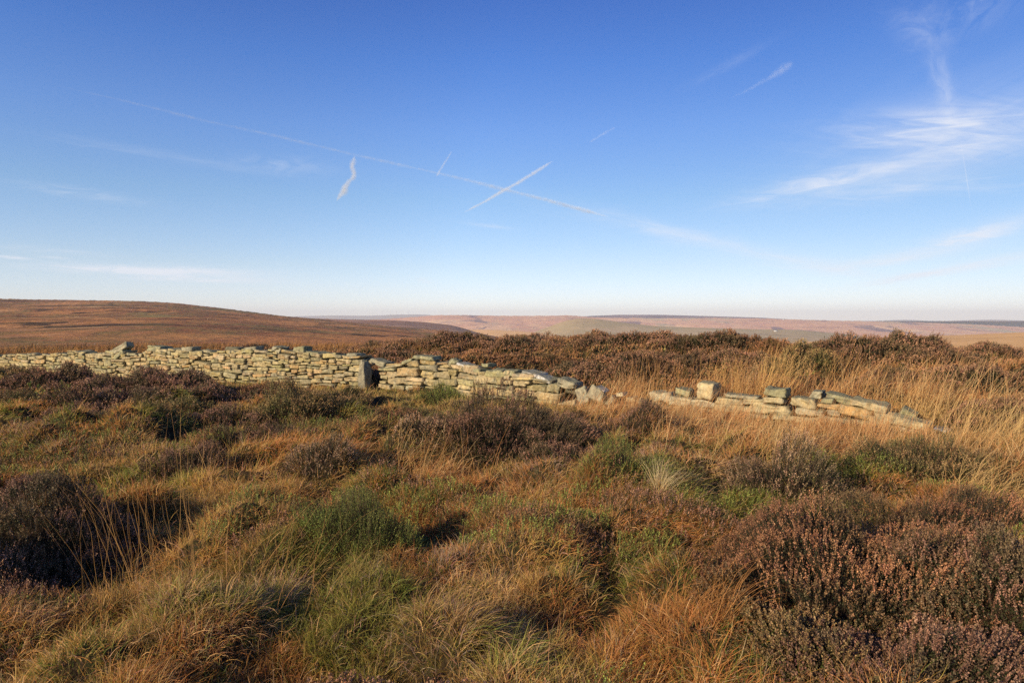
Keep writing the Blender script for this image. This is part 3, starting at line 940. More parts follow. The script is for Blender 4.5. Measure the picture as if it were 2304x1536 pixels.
def bush(px, Y, rx, ry, h, kind, label, rot=0.0, seed=0, ztop=None, density=1.0, group='heather bushes on the moor', name='heather_bush', lump=1.0):
    if kind == 'green':
        density *= 1.3
    if ztop is not None:
        lump, rx, ry = .55, rx * 1.12, ry * 1.1
    x, y = X_of(px, Y), Y
    z0 = gz(x, y)
    if ztop is not None:
        h = min(1.0, max(.22, Z_of(ztop, Y) - z0))
    dist = math.hypot(x, y)
    # more and finer sprigs the nearer the bush stands
    px_m = 683.0 / dist
    size = max(.0045, .44 / px_m)
    per = min(2600, 2000 * (4.2 / dist) ** 1.0) * density
    n = int(per * math.pi * rx * ry * (1 + h / max(rx, ry)))
    n = max(300, n)
    if kind == 'green':
        size *= .72
    K = int(np.clip(32 * (4.0 / dist) ** .35, 14, 32))
    a = rng.random(n) * 6.283; rad = np.sqrt(rng.random(n))
    lx, ly = np.cos(a) * rad, np.sin(a) * rad
    # ragged outline
    edge = .58 + .80 * fbm(np.cos(a) * 1.9 + seed, np.sin(a) * 1.9, seed + 3, 4)
    c, s = math.cos(rot), math.sin(rot)
    X, Y_ = x + (lx * rx * c - ly * ry * s) * edge, y + (lx * rx * s + ly * ry * c) * edge
    lumps = fbm(X * (3.4 / max(.6, rx)), Y_ * (3.4 / max(.6, rx)), seed + 11, 3)
    lum2 = fbm(X * 9, Y_ * 9, seed + 12, 2)
    prof = np.clip(1 - rad ** 2.6, 0, 1) ** .75
    H = h * (prof * (.55 + .95 * (lumps - .25) * lump) + .10) * (.70 + .62 * lum2)
    keep = (lum2 > .20 + .22 * rng.random(n)) & (lumps > .18 + .12 * rng.random(n))          # gaps between the clumps
    X, Y_, H, rad, lx, ly, lumps, lum2 = [q[keep] for q in (X, Y_, H, rad, lx, ly, lumps, lum2)]
    n = len(X)
    L = np.clip(H * .9, .07, .10 + .075 * rng.random(n) + .004 * dist)
    d = np.stack([(lx * rx * c - ly * ry * s) / rx * .75, (lx * rx * s + ly * ry * c) / ry * .75, .8 + .35 * rng.random(n)], -1) + rng.normal(0, .17, (n, 3))
    d[:, 0] += .08
    if kind == 'green':
        d[:, 2] += .9; L = L * 1.35
    root = np.stack([X, Y_, ground(X, Y_) + H - L * .85], -1)
    tip, leaf = (np.array(q) for q in HCOL[kind])
    tv = np.clip(1 + 1.2 * (fbm(X * 2.2, Y_ * 2.2, seed + 40, 2) - .5), .6, 1.5)[:, None]
    if ztop is not None:
        tip = tip * np.array((1.10, 1.10, 1.0))
    t_ = tip * tv * (1 + .20 * rng.normal(0, 1, (n, 1)) + .05 * rng.normal(0, 1, (n, 3)))
    gm = (fbm(X * 3.1, Y_ * 3.1, seed + 60, 2) > .60)[:, None]
    t_ = np.where(gm, t_ * .45 + leaf * 1.1, t_)
    geo = [sprigs(root, d, L, np.clip(t_, .01, .9), leaf, K, size, stemw=max(.0012, .14 / px_m))]
    # shorter leafy shoots under and between the flowering ones, down to the skirt
    n2 = int(n * .75)
    a = rng.random(n2) * 6.283; rad2 = rng.random(n2) ** .38
    lx, ly = np.cos(a) * rad2, np.sin(a) * rad2
    X, Y_ = x + lx * rx * c - ly * ry * s, y + lx * rx * s + ly * ry * c
    H2 = h * (np.clip(1 - rad2 ** 2.6, 0, 1) ** .75 * (.25 + .45 * rng.random(n2)) + .07)
    L2 = np.clip(H2, .06, .14)
    d2 = np.stack([(lx * c - ly * s) * .9, (lx * s + ly * c) * .9, .6 + .5 * rng.random(n2)], -1) + rng.normal(0, .25, (n2, 3))
    t2 = np.where(rng.random((n2, 1)) < .45, tip * .8, leaf * 1.3) * (1 + .2 * rng.normal(0, 1, (n2, 1)))
    geo.append(sprigs(np.stack([X, Y_, ground(X, Y_) + H2 - L2 * .8], -1), d2, L2, np.clip(t2, .01, .9), leaf, max(8, K // 2), size * 1.1, stemw=max(.0012, .14 / px_m)))
    V, Q, C = merge(geo)
    o = quads(name, V - np.array([x, y, z0]), Q, M_HEATH, np.clip(C, .004, .9))
    o.location = (x, y, z0)
    tag(o, label, 'heather bush', group)
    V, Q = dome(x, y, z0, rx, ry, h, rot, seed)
    quads('shade_dome', V - np.array([x, y, z0]), Q, M_SHADE, None, o, smooth=True)
    FOOT.append((x, y, rx * .72, ry * .72, rot))
    return o


B = [  # px, Y, rx, ry, h, kind, label, ztop
    (1985, 3.75, 1.05, .75, .38, 'purple', 'huge purple brown heather bush filling the bottom right corner area', None),
    (2115, 4.95, .85, .50, .32, 'purple', 'dusky purple heather bush behind the huge one, below the straw grass', None),
    (1865, 2.95, .42, .40, .20, 'olive', 'dark olive heather bush at the bottom edge beside the huge purple one', None),
    (2060, 2.85, .58, .42, .26, 'brown', 'dull brown heather bush at the bottom edge in front of the huge purple one', None),
    (2290, 3.35, .60, .60, .40, 'brown', 'brown heather bush cut by the right edge next to the huge purple one', None),
    (1800, 4.45, .55, .45, .24, 'purple', 'reddish heather bush growing over the right rim of the dark hollow', None),
    (1765, 6.3, .60, .36, .42, 'pale', 'pale tipped rounded heather bush alone in the straw grass', None),
    (2090, 7.2, .92, .60, .33, 'olive', 'olive green heather bush growing just below the right end of the low wall', None),
    (1120, 8.4, 1.2, .9, .54, 'brown', 'large dark brown heather bush in front of the wall break', None),
    (1285, 7.5, .62, .50, .30, 'brown', 'ragged brown heather bush on the lower right flank of the large dark one', None),
    (85, 4.55, .64, .60, .36, 'brown', 'large dark heather bush on the left beside the deep shaded hollow', None),
    (5, 3.9, .45, .42, .30, 'brown', 'dark heather bush at the left edge below the larger dark one', None),
    (350, 14.3, 1.6, 1.2, .46, 'brown', 'big brown heather mound in front of the long wall', None),
    (125, 14.8, 1.4, 1.1, .40, 'dark', 'dark heather mound left of the big brown mound by the long wall', None),
    (30, 17.2, 1.2, .9, .36, 'olive', 'olive heather bush at the foot of the far left end of the wall', None),
    (225, 12.0, 1.1, .7, .40, 'brown', 'low brown heather bush in front of the mounds by the long wall', None),
    (600, 14.6, .8, .55, .30, 'purple', 'small purplish heather bush on the grass before the long wall', None),
    (655, 10.6, .8, .6, .40, 'olive', 'heather hummock casting a black shadow on its right, below the gatepost', None),
    (715, 7.0, .36, .30, .27, 'pale', 'small pale brown heather clump in the middle of the turf', None),
    (590, 8.7, .66, .45, .34, 'dark', 'dark heather bush left of the small pale brown clump', None),
    (815, 4.65, .42, .34, .32, 'green', 'bright green heather bush in the foreground turf', None),
    (420, 7.0, .45, .34, .26, 'dark', 'low dark heather bush beyond the deep shaded hollow', None),
    (925, 10.8, .58, .4, .28, 'olive', 'low dark olive bush behind the reddish clump near the gatepost grass', None),
    (880, 9.3, .5, .36, .25, 'purple', 'low reddish heather clump left of the large dark brown bush', None),
    (1420, 6.2, .55, .34, .15, 'green', 'low green bush just behind the pale grass tussock', None),
    (310, 9.6, .55, .36, .24, 'olive', 'low olive heather bush among the ochre grass on the left', None),
    (960, 7.9, .35, .25, .2, 'pale', 'small faded heather clump at the left foot of the large dark brown bush', None),
    (480, 12.9, 1.0, .6, .34, 'brown', 'low brown heather mound right below the big brown mound by the long wall', None),
    (185, 10.4, .8, .5, .32, 'dark', 'dark heather mound in the ochre grass on the left, nearer than the wall mounds', None),
    (20, 11.8, .8, .55, .36, 'olive', 'olive heather mound cut by the left edge below the wall mounds', None),
    (395, 11.0, .75, .45, .28, 'olive', 'olive heather mound between the wall mounds and the low olive bush', None),
    (520, 10.0, .6, .4, .26, 'brown', 'brown heather clump left of the hummock with the black shadow', None),
    (770, 12.9, .55, .35, .26, 'olive', 'olive clump in the green grass just below the gatepost', None),
    (1010, 12.6, .6, .35, .24, 'green', 'green grassy heath clump at the foot of the stepped wall', None),
    (1420, 9.0, .5, .35, .28, 'brown', 'brown heather clump at the right foot of the large dark brown bush', None),
    (1490, 7.4, .45, .3, .22, 'dark', 'dark heather clump at the edge of the straw grass behind the pale tussock', None),
    # behind the wall
    (1430, 20, 1.75, 1.2, .5, 'brown', 'high brown heather bush forming the tallest hump on the near skyline', 744),
    (1600, 19, 1.7, 1.1, .5, 'brown', 'rounded heather bush right of the tallest skyline hump', 751),
    (1020, 22, 1.6, 1.2, .5, 'brown', 'long low heather bush on the skyline above the pointed stone', 752),
    (850, 23, 1.7, 1.2, .5, 'brown', 'heather bush on the skyline directly above the gatepost', 766),
    (1185, 21, 1.3, 1.1, .5, 'brown', 'heather bush on the skyline above the frosted slabs', 757),
    (1960, 16.3, 1.8, 1.1, .5, 'brown', 'broad domed heather bush on the right skyline', 755),
    (2105, 15.4, 1.0, .8, .5, 'dark', 'dark heather bush on the right shoulder of the broad domed one', 775),
    (2230, 17, .85, .7, .5, 'brown', 'small rounded heather bush alone on the right skyline', 766),
    (2235, 12.6, 1.05, .8, .5, 'brown', 'rounded brown heather bush near the right edge behind the long stalks', 828),
    (1800, 14.6, .8, .6, .5, 'olive', 'olive heather bush beside the rusty grass slope', 782),
    (1990, 13.2, .9, .6, .5, 'dark', 'dark heather bush behind the thin stalks above the low wall', 838),
    (1310, 16, 1.0, .8, .5, 'brown', 'brown heather bush behind the wall break', 822),
    (1480, 15.8, 1.1, .8, .5, 'dark', 'dark brown heather bush behind the gap in the wall', 803),
    (1650, 16.5, 1.0, .8, .5, 'brown', 'brown heather bush above the layered slab and tall straw', 786),
    (2270, 10.4, .8, .6, .5, 'brown', 'low brown heather bush at the right edge beside the end of the wall', 905),
    (1085, 18.2, 1.2, .8, .5, 'rust', 'rusty heather bush behind the stepped wall', 797),
    (930, 19.6, 1.1, .8, .5, 'brown', 'brown heather bush close behind the wall right of the gatepost', 790),
    (1200, 17.4, 1.0, .7, .5, 'purple', 'purplish heather bush close behind the frosted slabs', 822),
    (562, 27, .9, .7, .4, 'dark', 'small dark bush in the tan grass beyond the long wall', 774),
    (628, 25.5, .6, .5, .4, 'dark', 'smallest dark bush beyond the long wall near the square mossy block', 778),
    (1860, 18.6, .9, .8, .5, 'brown', 'brown bush in the dip left of the broad domed skyline bush', 766),
    (1745, 18.3, .75, .6, .5, 'rust', 'rusty grassy hump on the skyline left of the dip', 757),
]
for i, (px, Y, rx, ry, h, kd, lab, zt) in enumerate(B):
    bush(px, Y, rx, ry, h, kd, lab, rot=rng.uniform(-.3, .3), seed=200 + i * 7, ztop=zt)


def in_foot(x, y, grow=1.0):
    m = np.zeros(len(x), bool)
    for fx, fy, rx, ry, rot in FOOT:
        c, s = math.cos(rot), math.sin(rot)
        u = ((x - fx) * c + (y - fy) * s) / (rx * grow); v = (-(x - fx) * s + (y - fy) * c) / (ry * grow)
        m |= (u * u + v * v) < 1
    return m


def tcoord(x, y):
    return (x + 12.1) * WN[0] + (y - 20) * WN[1], (x + 12.1) * WD[0] + (y - 20) * WD[1]


_wallpts = np.array([wall_at(s) for s in np.arange(0, WS[-1], .1)])
_wdirs = np.array([wall_dir(s) for s in np.arange(0, WS[-1], .1)])


def wall_perp(x, y):
    """signed distance behind the wall's face, by the nearest wall point"""
    out_ = np.empty(len(x))
    for a in range(0, len(x), 40000):
        sl_ = slice(a, a + 40000)
        dx = x[sl_, None] - _wallpts[None, ::4, 0]; dy = y[sl_, None] - _wallpts[None, ::4, 1]
        k = np.argmin(dx * dx + dy * dy, 1)
        j = np.arange(len(k))
        d = _wdirs[::4][k]
        out_[sl_] = -d[:, 1] * dx[j, k] + d[:, 0] * dy[j, k]
    return out_


# straw-coloured long grass: ellipses in plan (x, y, rx, ry, weight)
STRAW = [(3.7, 10.75, 2.6, .8, 1.0), (5.2, 9.7, 1.3, .7, 1.0), (3.3, 10.4, 2.3, 1.9, 1.0), (2.6, 8.6, 1.5, 1.3, .75), (4.6, 8.6, 1.6, 1.4, .95), (6.6, 9.0, 1.7, 1.4, 1.0), (4.4, 12.6, 2.6, .9, 1.0), (7.4, 10.9, 1.6, 1.1, .9), (5.6, 6.6, 1.2, .9, .7), (1.3, 11.0, 1.0, .8, .7), (2.2, 13.6, 1.3, .7, .6), (7.2, 15.4, 1.3, 1.0, .9), (6.0, 17.5, 1.2, .8, .7), (3.5, 16.2, 1.0, .6, .5), (9.6, 14.2, 1.2, .8, .6), (9.0, 18.6, 1.6, .9, .7), (-.9, 7.2, .7, .5, .35)]


def straw_w(x, y):
    w = np.zeros(len(x))
    for sx, sy, rx, ry, k in STRAW:
        w = np.maximum(w, k * np.exp(-(((x - sx) / rx) ** 2 + ((y - sy) / ry) ** 2) ** 1.5))
    return w


def scatter(n, y0, y1, half=.86, power=1.0):
    y = y0 * (y1 / y0) ** (rng.random(n) ** power)
    x = (rng.random(n) * 2 - 1) * (half * y + 1.1)
    return x, y


# ---- turf: tufts of fine grass
GREEN, LIME, OCHRE, RUSTY, STR, DEAD = [np.array(c) for c in ((.16, .20, .040), (.28, .305, .066), (.53, .35, .118), (.54, .265, .090), (.70, .50, .25), (.48, .35, .24))]


def turf_colour(x, y, r1):
    a = fbm(x * .85, y * .85, 301, 3); b = fbm(x * 1.7 + 9, y * 1.7, 302, 3)
    g = .85 * sstep(.45, .60, a); rs = sstep(.43, .60, b)
    c = OCHRE[None] * (1 - g)[:, None] + LIME[None] * g[:, None]
    c = c * (1 - .85 * rs)[:, None] + RUSTY[None] * (.85 * rs)[:, None]
    pick = r1
    c = np.where((pick < .13)[:, None], GREEN[None] * (.7 + .6 * a)[:, None], c)
    c = np.where((pick > .92)[:, None], DEAD[None], c)
    c = np.where(((pick > .86) & (pick <= .92))[:, None], STR[None] * .8, c)
    return c


def turf(ntuft, per, y0, y1, seg):
    tx, ty = scatter(ntuft, y0, y1)
    tp = wall_perp(tx, ty)
    ok = (~in_foot(tx, ty, .9) | (rng.random(ntuft) < .10)) & ~((tp > -.12) & (tp < .6)) & ~((tp > 1.5) & (rng.random(ntuft) < .55))
    sw = straw_w(tx, ty)
    ok &= rng.random(ntuft) > sw * .75
    mh, mid_ = mounds(tx, ty)
    dens = fbm(tx * 2.3, ty * 2.3, 77, 3) + np.clip(mh * 1.6, 0, .22) - .07
    gxx = (ground(tx + .05, ty) - ground(tx - .05, ty)) / .1; gyy = (ground(tx, ty + .05) - ground(tx, ty - .05)) / .1
    ok &= dens > .22 + .12 * rng.random(ntuft)
    tp_ = tp[ok]
    tx, ty, dens, mid_, gxx, gyy = tx[ok], ty[ok], dens[ok], mid_[ok], gxx[ok], gyy[ok]
    n = len(tx)
    tr = np.where(rng.random(n) < .6, (mid_ * 7.13) % 1, rng.random(n)); lean = rng.normal(0, .24, (n, 2)) + np.array([.12, -.04]) - .8 * np.clip(np.stack([gxx, gyy], -1), -.8, .8); vig = .65 + .7 * fbm(tx * 1.4, ty * 1.4, 78, 3) + .25 * rng.random(n)
    k = np.repeat(np.arange(n), per); m = len(k)
    dist = np.hypot(tx, ty)[k]
    rad = (.035 + .035 * rng.random(m)) * (1 + dist * .05)
    a = rng.random(m) * 6.283; q = np.sqrt(rng.random(m))
    ox, oy = np.cos(a) * q, np.sin(a) * q
    x = tx[k] + ox * rad; y = ty[k] + oy * rad
    z = ground(x, y)
    d0 = np.stack([ox * .55 + lean[k, 0], oy * .55 + lean[k, 1], np.full(m, .95)], -1) + rng.normal(0, .36, (m, 3))
    L = (.05 + .105 * rng.random(m) ** 1.4) * vig[k]
    sweep = sstep(.50, .60, fbm(x * .8 + 3, y * .8, 88, 3))
    L = L * (1 + .6 * sweep * rng.random(m)); d0[:, 0] += .45 * sweep
    w = np.maximum(.0022 + .0014 * rng.random(m), .40 * dist / 683)
    dr = .3 + 1.7 * rng.random(m) ** 1.6
    pick = np.where(rng.random(m) < .55, tr[k], rng.random(m))
    c = turf_colour(x, y, pick) * (.72 + .5 * rng.random((m, 1))) * (1 + .10 * rng.normal(0, 1, (m, 3)))
    c = c * (.82 + .36 * mid_[k])[:, None]
    by_wall = (np.exp(-((tp_ + 1.5) / 1.3) ** 2) * (.35 + .5 * fbm(tx, ty, 612, 2)))[k][:, None]
    c = c * (1 - by_wall) + np.array((.44, .37, .13)) * (.7 + .5 * rng.random((m, 1))) * by_wall
    fat = rng.random(m) < .035
    w = np.where(fat, w * 1.7, w); c = np.where(fat[:, None], np.array((.62, .42, .19)) * (.7 + .5 * rng.random((m, 1))), c)
    tip = c * np.array([1.15, 1.02, .9])
    return blades(np.stack([x, y, z - .012], -1), d0, L, w, dr, np.clip(c * .85, .01, .9), seg, tipcol=np.clip(tip, .01, .9))


parts = [turf(15500, 26, 2.1, 6.5, 4), turf(12500, 22, 5.5, 12.5, 3), turf(9000, 20, 10.5, 32, 2)]


V, Q, C = merge(parts)
tag(quads('turf_grass', V, Q, M_GRASS, C), 'tufty green, ochre and rust moor grass covering the ground', 'grass', kind='stuff')


# ---- straw grass
def straw(n, y0, y1, x0, x1):
    x = rng.uniform(x0, x1, n); y = rng.uniform(y0, y1, n)
    w = straw_w(x, y); tp = wall_perp(x, y)
    cl = fbm(x * 2.6, y * 2.6, 401, 3)
    ok = (rng.random(n) < w * 1.1) & ~in_foot(x, y, .8) & ~((tp > -.05) & (tp < .5)) & (cl > .34 + .2 * rng.random(n))
    x, y, tp, cl = x[ok], y[ok], tp[ok], cl[ok]
    n = len(x); dist = np.hypot(x, y)
    tall = rng.random(n) < .10
    low_front = (tp < 0) & (tp > -1.6)
    L = np.where(tall, .45 + .30 * rng.random(n), .20 + .22 * rng.random(n)) * np.where(low_front, .90, 1.0)
    L = L * np.where(tp > 2.2, .62, np.where(tp > .4, 1.35, 1.0))
    lean = fbm(x * .9, y * .9, 402, 2)
    d0 = np.stack([.25 + .5 * (lean - .4), -.05 + .3 * rng.normal(0, 1, n), np.ones(n)], -1) + rng.normal(0, 1, (n, 3)) * np.where(tall, .16, .42)[:, None]
    dr = np.where(tall, .25, .6 + 1.8 * rng.random(n))
    wd = np.maximum(.0028, .34 * dist / 683) * np.where(tall, .8, 1.0)
    b = fbm(x * 1.3, y * 1.3, 403, 3)
    base = np.array((.58, .33, .13)); pal = np.array((.66, .47, .22)); rus = np.array((.50, .235, .085))
    f = rng.random(n)
    c = np.where((f < .35 + .5 * (b - .5))[:, None], rus, np.where((f > .72)[:, None], pal, base))
    far_r = sstep(5.2, 6.6, x)[:, None] * (tp < 1.5)[:, None]
    c = c * (1 - .6 * far_r) + np.array((.55, .40, .15)) * .6 * far_r
    c = np.where((tp > 2.2)[:, None], c * .45 + np.array((.48, .215, .085)) * .5, c)
    c = c * (.75 + .5 * rng.random((n, 1)))
    return blades(np.stack([x, y, ground(x, y) - .01], -1), d0, L, wd, dr, np.clip(c * .9, .01, .9), 4, tipcol=np.clip(c * 1.12, .01, .9))


V, Q, C = straw(330000, 5.0, 20.0, -2.0, 12.5)
tag(quads('straw_grass', V, Q, M_GRASS, C), 'long orange and straw coloured dry grass around the low wall', 'grass', kind='stuff')


# ---- heather cover that cannot be counted: behind the wall, and thin through the turf
def heath_cover(n, y0, y1, behind):
    x, y = scatter(n, y0, y1)
    tp = wall_perp(x, y)
    _, s = tcoord(x, y)
    m1 = fbm(x * .55, y * .55, 501, 4); m2 = fbm(x * 2.2, y * 2.2, 502, 3)
    if behind:
        ok = (tp > .9) & (m2 > .30 + .15 * rng.random(n)) & (m1 > .38 + .08 * rng.random(n)) & (rng.random(n) < .25 + .75 * sstep(3, 8, s)) & (straw_w(x, y) < .35)
        H = (.05 + .70 * np.clip(m1 - .32, 0, 1)) * (.6 + .8 * m2) * (1 - .65 * sstep(12, 16, s))
    else:
        ok = ((tp < -2.6) | ((tp < -.3) & (rng.random(n) < .2))) & (m1 > .47 + .12 * rng.random(n)) & (straw_w(x, y) < .45)
        H = (.06 + .12 * m1) * (.7 + .6 * m2)
    ok &= ~in_foot(x, y, .8)
    x, y, H, m1, m2 = x[ok], y[ok], H[ok], m1[ok], m2[ok]
    n = len(x); dist = np.hypot(x, y)
    L = np.minimum(H * .95, .09 + .06 * rng.random(n) + .003 * dist)
    root = np.stack([x, y, ground(x, y) + H - L], -1)
    d = np.stack([.10 + .2 * rng.normal(0, 1, n), .2 * rng.normal(0, 1, n), np.ones(n)], -1)
    cs = np.array([HCOL[k][0] for k in ('brown', 'purple', 'olive', 'rust', 'dark')]); ls = np.array([HCOL[k][1] for k in ('brown', 'purple', 'olive', 'rust', 'dark')])
    pk = np.clip((fbm(x * .8, y * .8, 503, 3) - .25) * 9 + rng.normal(0, .8, n), 0, 4).astype(int)
    gmask = (not behind) & (fbm(x * 1.9, y * 1.9, 509, 2) > .52)
    gcol = np.array(HCOL['green'][0]); gleaf = np.array(HCOL['green'][1])
    if behind:
        cs = cs * np.array((1.12, 1.10, 1.0))
    t_ = np.where(gmask[:, None], gcol, cs[pk]) * (1 + .2 * rng.normal(0, 1, (n, 1)) + .05 * rng.normal(0, 1, (n, 3)))
    lf = np.where(gmask[:, None], gleaf, ls[pk])
    V, Q, C = [], [], []
    out_ = []
    for lo, hi in ((0, 6), (6, 14), (14, 60)):
        mk = (dist >= lo) & (dist < hi)
        if mk.sum() == 0: continue
        dm = dist[mk].mean()
        out_.append(sprigs(root[mk], d[mk], L[mk], np.clip(t_[mk], .01, .9), lf[mk], int(np.clip(26 * (4 / dm) ** .35, 13, 26)), max(.0050, .44 * dm / 683), max(.0012, .14 * dm / 683)))
    V, Q, C = merge(out_)
    return V, Q, np.clip(C, .004, .9)


V, Q, C = heath_cover(170000, 9.5, 36, True)
tag(quads('heather_cover', V, Q, M_HEATH, C), 'continuous brown heather on the bank behind the wall', 'heather', kind='stuff')
V, Q, C = heath_cover(70000, 2.2, 20, False)
tag(quads('heather_undergrowth', V, Q, M_HEATH, C), 'thin low heather shoots growing through the turf before the wall', 'heather', kind='stuff')

# ---- tan grass beyond the long wall
n = 60000
x, y = scatter(n, 17, 45)
tp = wall_perp(x, y); _, s = tcoord(x, y)
ok = (tp > .8) & (rng.random(n) < 1 - .8 * sstep(4, 10, s))
x, y = x[ok], y[ok]; n = len(x); dist = np.hypot(x, y)
c = np.where((rng.random(n) < .5)[:, None], np.array((.40, .21, .07)), np.array((.30, .15, .05))) * (.7 + .6 * rng.random((n, 1)))
V, Q, C = blades(np.stack([x, y, ground(x, y)], -1), np.stack([.2 + .3 * rng.normal(0, 1, n), .3 * rng.normal(0, 1, n), np.ones(n)], -1), .22 + .25 * rng.random(n), .45 * dist / 683, .4 + .6 * rng.random(n), c, 2)
tag(quads('tan_grass', V, Q, M_GRASS, C), 'tan grass on the ground beyond the long wall', 'grass', kind='stuff')


# ---- tall grass tufts one can count
def tuft(px, Y, n, L, lean, spread, droop, col, label, rad=.10, lv=.35, seg=6, name='grass_tuft', wk=1.0, heads=True, group='tall grass tufts'):
    x0, y0 = X_of(px, Y), Y
    z0 = gz(x0, y0); dist = math.hypot(x0, y0)
    a = rng.random(n) * 6.283; q = np.sqrt(rng.random(n)) * rad
    x, y = x0 + np.cos(a) * q, y0 + np.sin(a) * q
    d0 = np.stack([lean[0] + spread * rng.normal(0, 1, n), lean[1] + spread * rng.normal(0, 1, n), np.ones(n)], -1)
    Ls = L * (1 - lv + lv * 2 * rng.random(n) * .8)
    c = np.array(col) * (.75 + .5 * rng.random((n, 1)))
    w = np.full(n, max(.0024, .36 * dist / 683)) * wk
    V, Q, C = blades(np.stack([x, y, ground(x, y) - .02], -1), d0, Ls, w, droop * (.4 + 1.2 * rng.random(n)), np.clip(c, .01, .9), seg, taper=.7)
    o = quads(name, V - np.array([x0, y0, z0]), Q, M_GRASS, C)
    o.location = (x0, y0, z0)
    return tag(o, label, 'grass tuft', group)


tuft(330, 3.55, 42, .95, (-.12, .05), .14, .12, (.44, .25, .085), 'tall thin stalks rising from the turf at the lower left', rad=.28)
tuft(235, 4.5, 16, .70, (-.30, .0), .16, .25, (.40, .22, .09), 'stalks leaning left across the deep shaded hollow', rad=.22)
tuft(600, 3.7, 44, .72, (.34, .0), .22, .35, (.42, .23, .08), 'loose stalks leaning right left of the bright green bush', rad=.32)
tuft(500, 6.3, 26, .62, (.05, .05), .12, .12, (.43, .26, .095), 'thin upright stalks beside the low dark bush on the left', rad=.36)
tuft(955, 6.5, 30, .60, (.16, .05), .12, .10, (.46, .28, .10), 'thin stalks leaning right in front of the large dark brown bush', rad=.36)
tuft(1640, 12.1, 150, .95, (.12, .05), .14, .18, (.50, .30, .10), 'tall upright straw tuft behind the low wall beside the cube block', rad=.55)
tuft(1715, 12.3, 170, 1.05, (.50, .05), .13, .14, (.58, .37, .13), 'bright straw tuft blown over to the right behind the low wall', rad=.35)
tuft(1880, 11.9, 40, 1.10, (.18, .0), .12, .12, (.55, .33, .12), 'sparse tall stalks behind the green sloping slab', rad=.22)
tuft(1990, 11.2, 46, .95, (.34, .0), .14, .12, (.54, .34, .13), 'row of thin stalks slanting right above the end of the low wall', rad=.5)
tuft(2095, 10.0, 26, 1.25, (.34, .0), .20, .10, (.60, .40, .16), 'longest pale stalks standing at the end of the low wall', rad=.30)
tuft(2240, 9.2, 60, .85, (.55, .0), .18, .25, (.60, .42, .17), 'leaning straw clump by the right edge', rad=.5)
tuft(1490, 13.2, 120, .80, (.10, .05), .14, .14, (.44, .24, .08), 'reddish straw tuft standing in the gap of the wall', rad=.7)
tuft(1440, 11.9, 90, .50, (.35, .0), .2, .3, (.50, .30, .11), 'short straw tuft in front of the gap of the wall', rad=.45)
tuft(1490, 5.75, 190, .33, (.05, .0), .36, .35, (.62, .50, .27), 'pale bleached grass tussock in the foreground turf', rad=.05, name='grass_tussock')
tuft(1575, 4.35, 90, .42, (.55, -.25), .25, 1.6, (.40, .24, .12), 'drooping dry grass curling over the left rim of the dark hollow', rad=.16, name='grass_tussock')
tuft(1560, 3.25, 150, .40, (.45, .1), .22, .9, (.42, .20, .06), 'orange grass tussock sweeping right at the bottom edge', rad=.20, name='grass_tussock')
tuft(1010, 3.3, 150, .36, (.50, .1), .25, 1.0, (.36, .22, .09), 'brown grass tussock sweeping right at the bottom centre', rad=.2, name='grass_tussock')
tuft(770, 4.0, 110, .30, (.55, .1), .22, .9, (.33, .25, .08), 'greenish grass tussock combed right below the bright green bush', rad=.15, name='grass_tussock')
tuft(2200, 6.4, 190, .55, (.45, -.1), .3, .9, (.56, .38, .15), 'straw tussock lying over between the olive and the purple bushes', rad=.35, name='grass_tussock')
tuft(1770, 7.4, 120, .50, (.2, .0), .25, .4, (.58, .40, .17), 'straw tussock rising behind the pale tipped rounded bush', rad=.3, name='grass_tussock')

# ------------------------------------------------------------------ far things a few pixels high
M_WHITE = plain_mat('white_paint', (.45, .45, .43))
M_SLATE = plain_mat('slate', (.12, .12, .13))


def boxes(bs):
    V, Q, C = [], [], []
    for (x0, x1, y0, y1, z0, z1) in bs:
        b = len(V)
        V += [(x0, y0, z0), (x1, y0, z0), (x1, y1, z0), (x0, y1, z0), (x0, y0, z1), (x1, y0, z1), (x1, y1, z1), (x0, y1, z1)]
        Q += [(b, b + 3, b + 2, b + 1), (b + 4, b + 5, b + 6, b + 7), (b, b + 1, b + 5, b + 4), (b + 1, b + 2, b + 6, b + 5), (b + 2, b + 3, b + 7, b + 6), (b + 3, b, b + 4, b + 7)]
    return np.array(V, float), np.array(Q)


dg = bpy.context.evaluated_depsgraph_get()


def drop_on(px, py):
    """where the sight line of a photo pixel meets the hills"""
    dg.update()
    d = ray(px, py).normalized()
    hit, loc, *_ = scene.ray_cast(dg, Vector((d.x, d.y, d.z)) * 60 + Vector((0, 0, CAMZ)), d)
    return loc if hit else None


def house(px, py, w, label):
    loc = drop_on(px, py)
    if loc is None:
        return
    root = empty('farmhouse', loc); tag(root, label, 'house')
    h = w * .35; d = w * .5
    V, Q = boxes([(-w / 2, w / 2, -d / 2, d / 2, -3, h)])
    quads('wall', V, Q, M_WHITE, None, root)
    e = w * .05
    V = np.array([(-w / 2 - e, -d / 2 - e, h + .02), (w / 2 + e, -d / 2 - e, h + .02), (w / 2 + e, d / 2 + e, h + .02), (-w / 2 - e, d / 2 + e, h + .02), (-w / 2 - e, 0, h + d * .4), (w / 2 + e, 0, h + d * .4)])
    quads('roof', V, np.array([(0, 1, 5, 4), (2, 3, 4, 5), (0, 3, 2, 1), (0, 4, 4, 3), (1, 2, 5, 5)])[:3], M_SLATE, None, root)


house(1763, 719.5, 16, 'tiny white farmhouse just under the far plateau skyline')
house(1745, 745.5, 14, 'tiny white farmhouse in the green valley fold')


